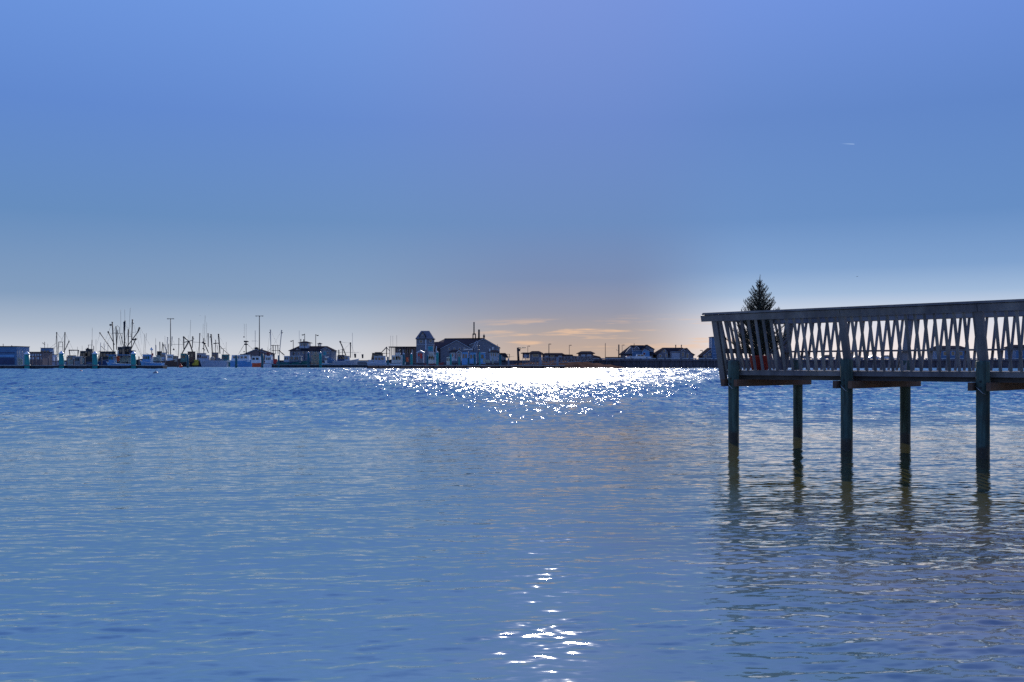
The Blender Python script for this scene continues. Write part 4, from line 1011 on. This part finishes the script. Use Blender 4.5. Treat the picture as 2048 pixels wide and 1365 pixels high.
b = MB(); b.prism([(X(1123, d), Z(710, d)), (X(1144, d), Z(710.4, d)), (X(1146, d), Z(713, d)), (X(1161, d), Z(714, d)), (X(1161, d), Z(713.2, d)), (X(1146.5, d), Z(712, d)), (X(1145, d), Z(709.6, d)), (X(1123, d), Z(709.2, d))], d - .4, d + 5.4); b.build('roof', M['roof'], r)
r = thing('storage_shed', 'low dark lean-to stepping down right of the humped roof shelter', 'shed', (X(1195, d), d, 0))
b = MB(); b.prism([(X(1186, d), Z(724, d)), (X(1203, d), Z(724, d)), (X(1203, d), Z(719, d)), (X(1199, d), Z(714.5, d)), (X(1186, d), Z(711.5, d))], d, d + 5); b.build('wall', M['shinglewarm'], r)
b = MB(); b.prism([(X(1186, d), Z(711.5, d)), (X(1199, d), Z(714.5, d)), (X(1203.5, d), Z(719, d)), (X(1204.3, d), Z(718.6, d)), (X(1199.6, d), Z(713.6, d)), (X(1186, d), Z(710.6, d))], d - .4, d + 5.4); b.build('roof', M['roof'], r)
d = 376
r = thing('storage_shed', 'long flat grey roofed store between the power pole and thin lamp post', 'shed', (X(1226, d), d, 0))
walls(r, 1214, 1243, 715.6, 721, d, 6, 'palehull'); b = MB(); b.box(X(1213, d), X(1243.5, d), d - .4, d + 6.4, Z(715.6, d), Z(714.4, d)); b.build('roof', M['roof'], r)

# gangway
d = 322
g = thing('gangway', 'grey metal truss gangway sloping down from the wharf', 'gangway', (X(1115, d), d, 0))
t0, t1, b0, b1 = P(1045, 717, d), P(1188, 712.6, d), P(1045, 730.5, d), P(1188, 721.5, d)
for yy in (0, 1.6):
    o = Vector((0, yy, 0)); fr = MB(); n = 22
    fr.beam(t0 + o, t1 + o, .14, .14, (0, 1, 0)); fr.beam(b0 + o, b1 + o, .18, .18, (0, 1, 0))
    for k in range(n):
        p, q = t0.lerp(t1, k / n) + o, t0.lerp(t1, (k + 1) / n) + o; u, v = b0.lerp(b1, k / n) + o, b0.lerp(b1, (k + 1) / n) + o
        fr.beam(p, u, .09, .09, (0, 1, 0)); fr.beam(p if k % 2 else u, v if k % 2 else q, .08, .08, (0, 1, 0))
    fr.build('side_truss', M['steel'], g)
fl = MB(); fl.beam(b0 + Vector((0, .8, .1)), b1 + Vector((0, .8, .1)), 1.5, .06, (0, 1, 0)); fl.build('walkway', M['deck'], g)

# wharf houses to the right
d = 392
r = thing_at('wharf_house', 'blue fronted hip roofed house behind the white pickup truck', 1277, d)
w = walls(r, 1248, 1306, 710, 722, d, 13, 'shingle'); hip_roof(r, 1246.5, 1308, 1265.5, 1292, 710, 690.2, d, 13)
b = MB(); b.prism([(X(1247, d), Z(710, d)), (X(1264, d), Z(710, d)), (X(1264, d), Z(694, d)), (X(1262, d), Z(694, d))], d - .3, d + 3); b.build('side_gable', M['shingle'], r)
walls(r, 1265, 1284, 702, 722, d - 1.2, 3, 'bluewall', 'blue_wall'); b = MB(); b.box(X(1264.4, d), X(1285, d), d - 1.5, d, Z(702, d), Z(701.2, d)); b.build('fascia_trim', M['trim'], r)
w2 = gable_front(r, 1284, 1299, 1289.5, 703, 702.5, 697.8, 722, d - 2, 5, 'blue', 'roof', .2)
win(w2, 1286.5, 1290.5, 706, 710, d - 2, True, M['redhull'])
w3 = gable_front(r, 1292, 1308, 1294, 692.5, 699, 691, 706, d + 1.5, 6, 'shingle', 'roof', .3, False); 
for px in (1299.5, 1303): win(w3, px, px + 2, 699.5, 703, d + 1.5)
dm = gable_front(r, 1267, 1279, 1273, 698.2, 698.2, 692.2, 700.5, d - .8, 4, 'shingle', 'roof', .2)
spar(r, 'vent_pipe', d + 5, (1268.3, 687.5), (1268.3, 692), .14)
spar(r, 'downpipe', d - 1.5, (1264.6, 696), (1264.6, 718), .09, None, 'trim')
for px in (1252, 1258): win(w, px, px + 4, 712, 716, d)

r = thing_at('wharf_house', 'grey hip roofed house with a wide garage door and two flues', 1350, d)
w = walls(r, 1313, 1386, 711, 722, d, 13, 'shingle'); hip_roof(r, 1311.5, 1387.5, 1330, 1371, 711, 695.2, d, 13)
w2 = gable_front(r, 1314, 1336, 1330, 710.5, 704, 697, 722, d - .8, 6, 'shingle', 'roof', .2, False); win(w2, 1326, 1330.5, 700.5, 705, d - .8); win(w2, 1319, 1323, 710, 715, d - .8); win(w2, 1335 - 4, 1335 - .8, 708, 714, d - .8)
w3 = walls(r, 1340.5, 1361, 704, 722, d - 1.4, 4, 'shingle'); b = MB(); b.box(X(1339.8, d), X(1361.6, d), d - 1.7, d - .4, Z(704.6, d), Z(703.9, d)); b.build('fascia_trim', M['trim'], r)
gd = MB()
for k in range(5): gd.box(X(1342, d), X(1359.6, d), d - 1.46 - .03 * (k % 2), d - 1.3, Z(719.5 - k * 2.7, d), Z(717 - k * 2.7, d))
gd.build('garage_door', M['palehull'], w3)
w4 = gable_front(r, 1361, 1371, 1366, 702.5, 702.5, 698.5, 722, d - 2, 6, 'shingle', 'roof', .2); win(w4, 1364, 1368, 705, 713, d - 2)
w5 = gable_front(r, 1371, 1387, 1374, 700, 711.5, 697.5, 722, d - 1, 6, 'shingle', 'roof', .2, False); win(w5, 1373, 1377, 708, 717, d - 1)
spar(r, 'flue_pipe', d + 5, (1351.5, 690), (1351.5, 697), .22); spar(r, 'flue_pipe', d + 5, (1362.8, 690), (1362.8, 697), .22)

r = thing_at('tower_house', 'teal sided house with a tall square tower beside the pier corner', 1428, d)
w = gable_front(r, 1405.5, 1446, 1424, 712, 706, 697, 722, d, 9, 'shingle')
tw_ = walls(r, 1424, 1442, 675, 722, d - .6, 6, 'bluewall', 'tower'); b = MB(); b.box(X(1423, d), X(1443, d), d - 1, d + 6, Z(675, d), Z(674, d)); b.build('tower_roof', M['roof'], r)
for k in range(4):
    b = MB(); b.box(X(1425.5, d), X(1440, d), d - .7, d - .6, Z(696.4 + k * 6, d), Z(695.8 + k * 6, d)); b.build('belt_course', M['trim'], tw_)
win(tw_, 1429, 1434, 684, 690, d - .6); win(w, 1417, 1422, 708, 712, d); win(w, 1409, 1413, 711, 715, d)
b = MB(); b.box(X(1422.6, d), X(1423.8, d), d - .6, d + .2, Z(706, d), Z(676, d)); b.build('corner_board', M['trim'], w)

# sheds and cars seen through the pier railing
d = 395
for px0, px1, ye, yr, lb in ((1878, 1934, 698.5, 691.5, 'blue grey shed with dark roof seen between the bars before the third pile'), (2030, 2108, 696.5, 689.5, 'blue grey shed with dark roof seen through the bars at the right edge')):
    r = thing('wharf_shed', lb, 'shed', (X((px0 + px1) / 2, d), d, 0), 'low sheds along the wharf')
    w = walls(r, px0 + 2, px1 - 2, ye, 722, d, 9, 'bluewall'); hip_roof(r, px0, px1, px0 + 4, px1 - 4, ye, yr, d, 9)
    for k in range(3): win(w, px0 + 9 + k * 16, px0 + 15 + k * 16, 704, 711, d)
def car(px0, px1, d, m, label, pickup=False, flip=1, group=None):
    x0, x1 = X(px0, d), X(px1, d); Lg = x1 - x0; zb = ZW; xc = (x0 + x1) / 2
    r = thing('pickup_truck' if pickup else 'parked_car', label, 'pickup' if pickup else 'car', (xc, d, zb), group)
    h = 1.9 if pickup else Lg * .33; hw = .95
    def T(u, z): return (xc + flip * (u - .5) * Lg, zb + z * h)
    low = [(0, .22), (0, .52), (.03, .58), (.5, .58), (.97, .55), (1.0, .45), (1, .22)] if pickup else [(0, .22), (.0, .5), (.05, .58), (.3, .6), (.75, .58), (.97, .5), (1, .3), (1, .22)]
    up = [(.40, .58), (.43, .98), (.66, 1.0), (.76, .58)] if pickup else [(.12, .58), (.24, .96), (.56, 1.0), (.74, .58)]
    def body(pr, w0, name, mm, par):
        pts = [T(*q) for q in pr]; pts = pts if flip > 0 else pts[::-1]
        b = MB(); b.prism(pts[::-1], d - w0, d + w0); return b.build(name, M[mm], par)
    bd = body(low, hw, 'body', m, r); cb = body(up, hw * .86, 'cab', m, r)
    for u0, u1 in (((.45, .55), (.57, .69)) if pickup else ((.23, .39), (.42, .62))):
        pts = [T(u0, .64), T(u1 + .03, .64), T(u1 - .02, .93), T(u0 + .02, .93)]; pts = pts if flip > 0 else pts[::-1]
        b = MB(); b.prism(pts[::-1], d - hw * .86 - .02, d + hw * .86 + .02); b.build('window', M['glass'], cb)
    for u in (.18, .82):
        cx, cz = T(u, .2)
        for sg in (-1, 1):
            b = MB(); rr = .19 * h; b.tube([(cx, d + sg * hw * 1.02, cz), (cx, d + sg * hw * .8, cz)], rr, None, 14); wo = b.build('wheel', M['tyre'], r)
            b = MB(); b.tube([(cx, d + sg * hw * 1.05, cz), (cx, d + sg * hw * .85, cz)], rr * .55, None, 10); b.build('rim', M['steel'], wo)
    for u, mm, nm in ((.012, 'red', 'tail_light'), (.985, 'trim', 'headlight')):
        cx, cz = T(u, .48); b = MB(); b.box(cx - .06, cx + .06, d - hw - .02, d - hw + .25, cz - .1, cz + .1); b.build(nm, M[mm], r)
    return r
pk = car(1252, 1302, 368, 'white', 'white pickup truck parked in front of the blue fronted house', True)
blocks(pk, 'bed_load', 368, 'redhull', ((1254, 711, 1257.5, 717),))
for px0, px1, m, lb, fl in ((1640, 1668, 'navy', 'navy car seen between the bars just left of the second pile', 1), (1704, 1727, 'redhull', 'dark red car seen through the bars just right of the second pile', 1),
                           (1732, 1757, 'palehull', 'pale blue car between the red car and the white car on the wharf', -1), (1760, 1786, 'white', 'white car parked right of the pale blue one, behind the railing', 1), (1597, 1622, 'shingle', 'grey car seen through the bars right of the spruce', -1),
                           (1800, 1822, 'dark', 'black car parked on the wharf behind the railing, rightmost of the row', 1)):
    car(px0, px1, 372, m, lb, False, fl, 'cars parked along the wharf')
# ---- lamp posts and poles
def lamp_post(px, yt, yb, d, label, side=1, r0=.09, head=True):
    r = thing('lamp_post', label, 'lamp post', (X(px, d), d, Z(yb, d)), 'slim lamp posts along the wharf')
    b = MB(); b.tube([P(px, yb, d), P(px, (yt + yb) / 2, d), P(px, yt, d)], r0 * 1.2, r0, 8); b.build('post', M['dark'], r)
    if head:
        b = MB(); b.tube([P(px, yt + .3, d), P(px + side * 2.6, yt + .1, d)], r0 * .8, None, 6); b.build('arm', M['dark'], r)
        b = MB(); c = P(px + side * 3.0, yt + .6, d); b.box(c.x - .3, c.x + .3, c.y - .14, c.y + .14, c.z - .09, c.z + .13); b.build('lamp_head', M['dark'], r)
for a in ((1055.6, 692.2, 722, 'slim lamp post behind the curved roof shed, right of the crane', 1, .07), (1097.8, 688.2, 722, 'thicker lamp post with round head above the long low shelter', 1, .12),
          (1138.6, 690.5, 722, 'slim lamp post with drooping arm between the gangway shelters', 1, .08), (1210.6, 686.5, 720, 'plain headless pole standing alone right of the humped shelter', 1, .09, False),
          (1244.3, 690.2, 720, 'slim lamp post at the left corner of the blue fronted house', 1, .07), (1405, 700.8, 720, 'low lamp post facing left beside the tower house', -1, .08)):
    lamp_post(a[0], a[1], a[2], 366, *a[3:])
d = 366
r = thing('power_pole', 'thick dark power pole with a side bracket left of the blue fronted house', 'pole', (X(1237.7, d), d, ZW))
spar(r, 'pole_shaft', d, (1237.7, 689.5), (1237.7, 720), .24, .24); spar(r, 'bracket', d, (1233.4, 700.8), (1237.5, 701.6), .08); spar(r, 'bracket', d, (1233.2, 699.2), (1233.4, 701.2), .07)
def light_mast(px, yt, yb, d, half, label):
    r = thing('light_mast', label, 'light mast', (X(px, d), d, Z(yb, d)), 'tall harbour light masts')
    b = MB(); b.tube([P(px, yb, d), P(px, (yt + yb) / 2, d), P(px, yt, d)], .3, .2, 10); b.build('mast', M['dark'], r)
    b = MB(); b.tube([P(px - half, yt + .6, d), P(px + half, yt + .6, d)], .14, None, 6); b.build('crossarm', M['dark'], r)
    for q in (-half, 0, half):
        c = P(px + q, yt + .7, d); b = MB(); b.box(c.x - .42, c.x + .42, c.y - .3, c.y + .3, c.z - .22, c.z + .2); b.build('floodlight', M['dark'], r)
light_mast(341.1, 637.4, 724, 585, 5.4, 'tall light mast with crossarm above the small rust coloured boat')
light_mast(518.8, 631.8, 724, 575, 6.2, 'tallest light mast with crossarm, rising over the gabled house')
def small_lamp(px, yt, yb, d, label, side):
    r = thing('lamp_post', label, 'lamp post', (X(px, d), d, Z(yb, d)), 'bracket lamps by the hip roofed house')
    b = MB(); b.tube([P(px, yb, d), P(px, yt, d)], .2, .16, 8); b.build('post', M['dark'], r)
    b = MB(); b.tube([P(px, yt + .6, d), P(px + side * 3.4, yt + 2.6, d)], .18, None, 6); b.build('arm', M['dark'], r)
    c = P(px + side * 4, yt + 2.4, d); b = MB(); b.box(c.x - .45, c.x + .45, c.y - .3, c.y + .3, c.z - .25, c.z + .25); b.build('lamp_head', M['dark'], r)
small_lamp(586.5, 680.5, 720, 556, 'short bracket lamp left of the lookout cupola', -1)
small_lamp(609.4, 668, 720, 552, 'bracket lamp standing above the lookout cupola', -1)
small_lamp(631.4, 669, 720, 552, 'bracket lamp with double arm right of the lookout cupola', 1)

for o in list(bpy.data.objects):
    if '_o' in o: del o['_o']
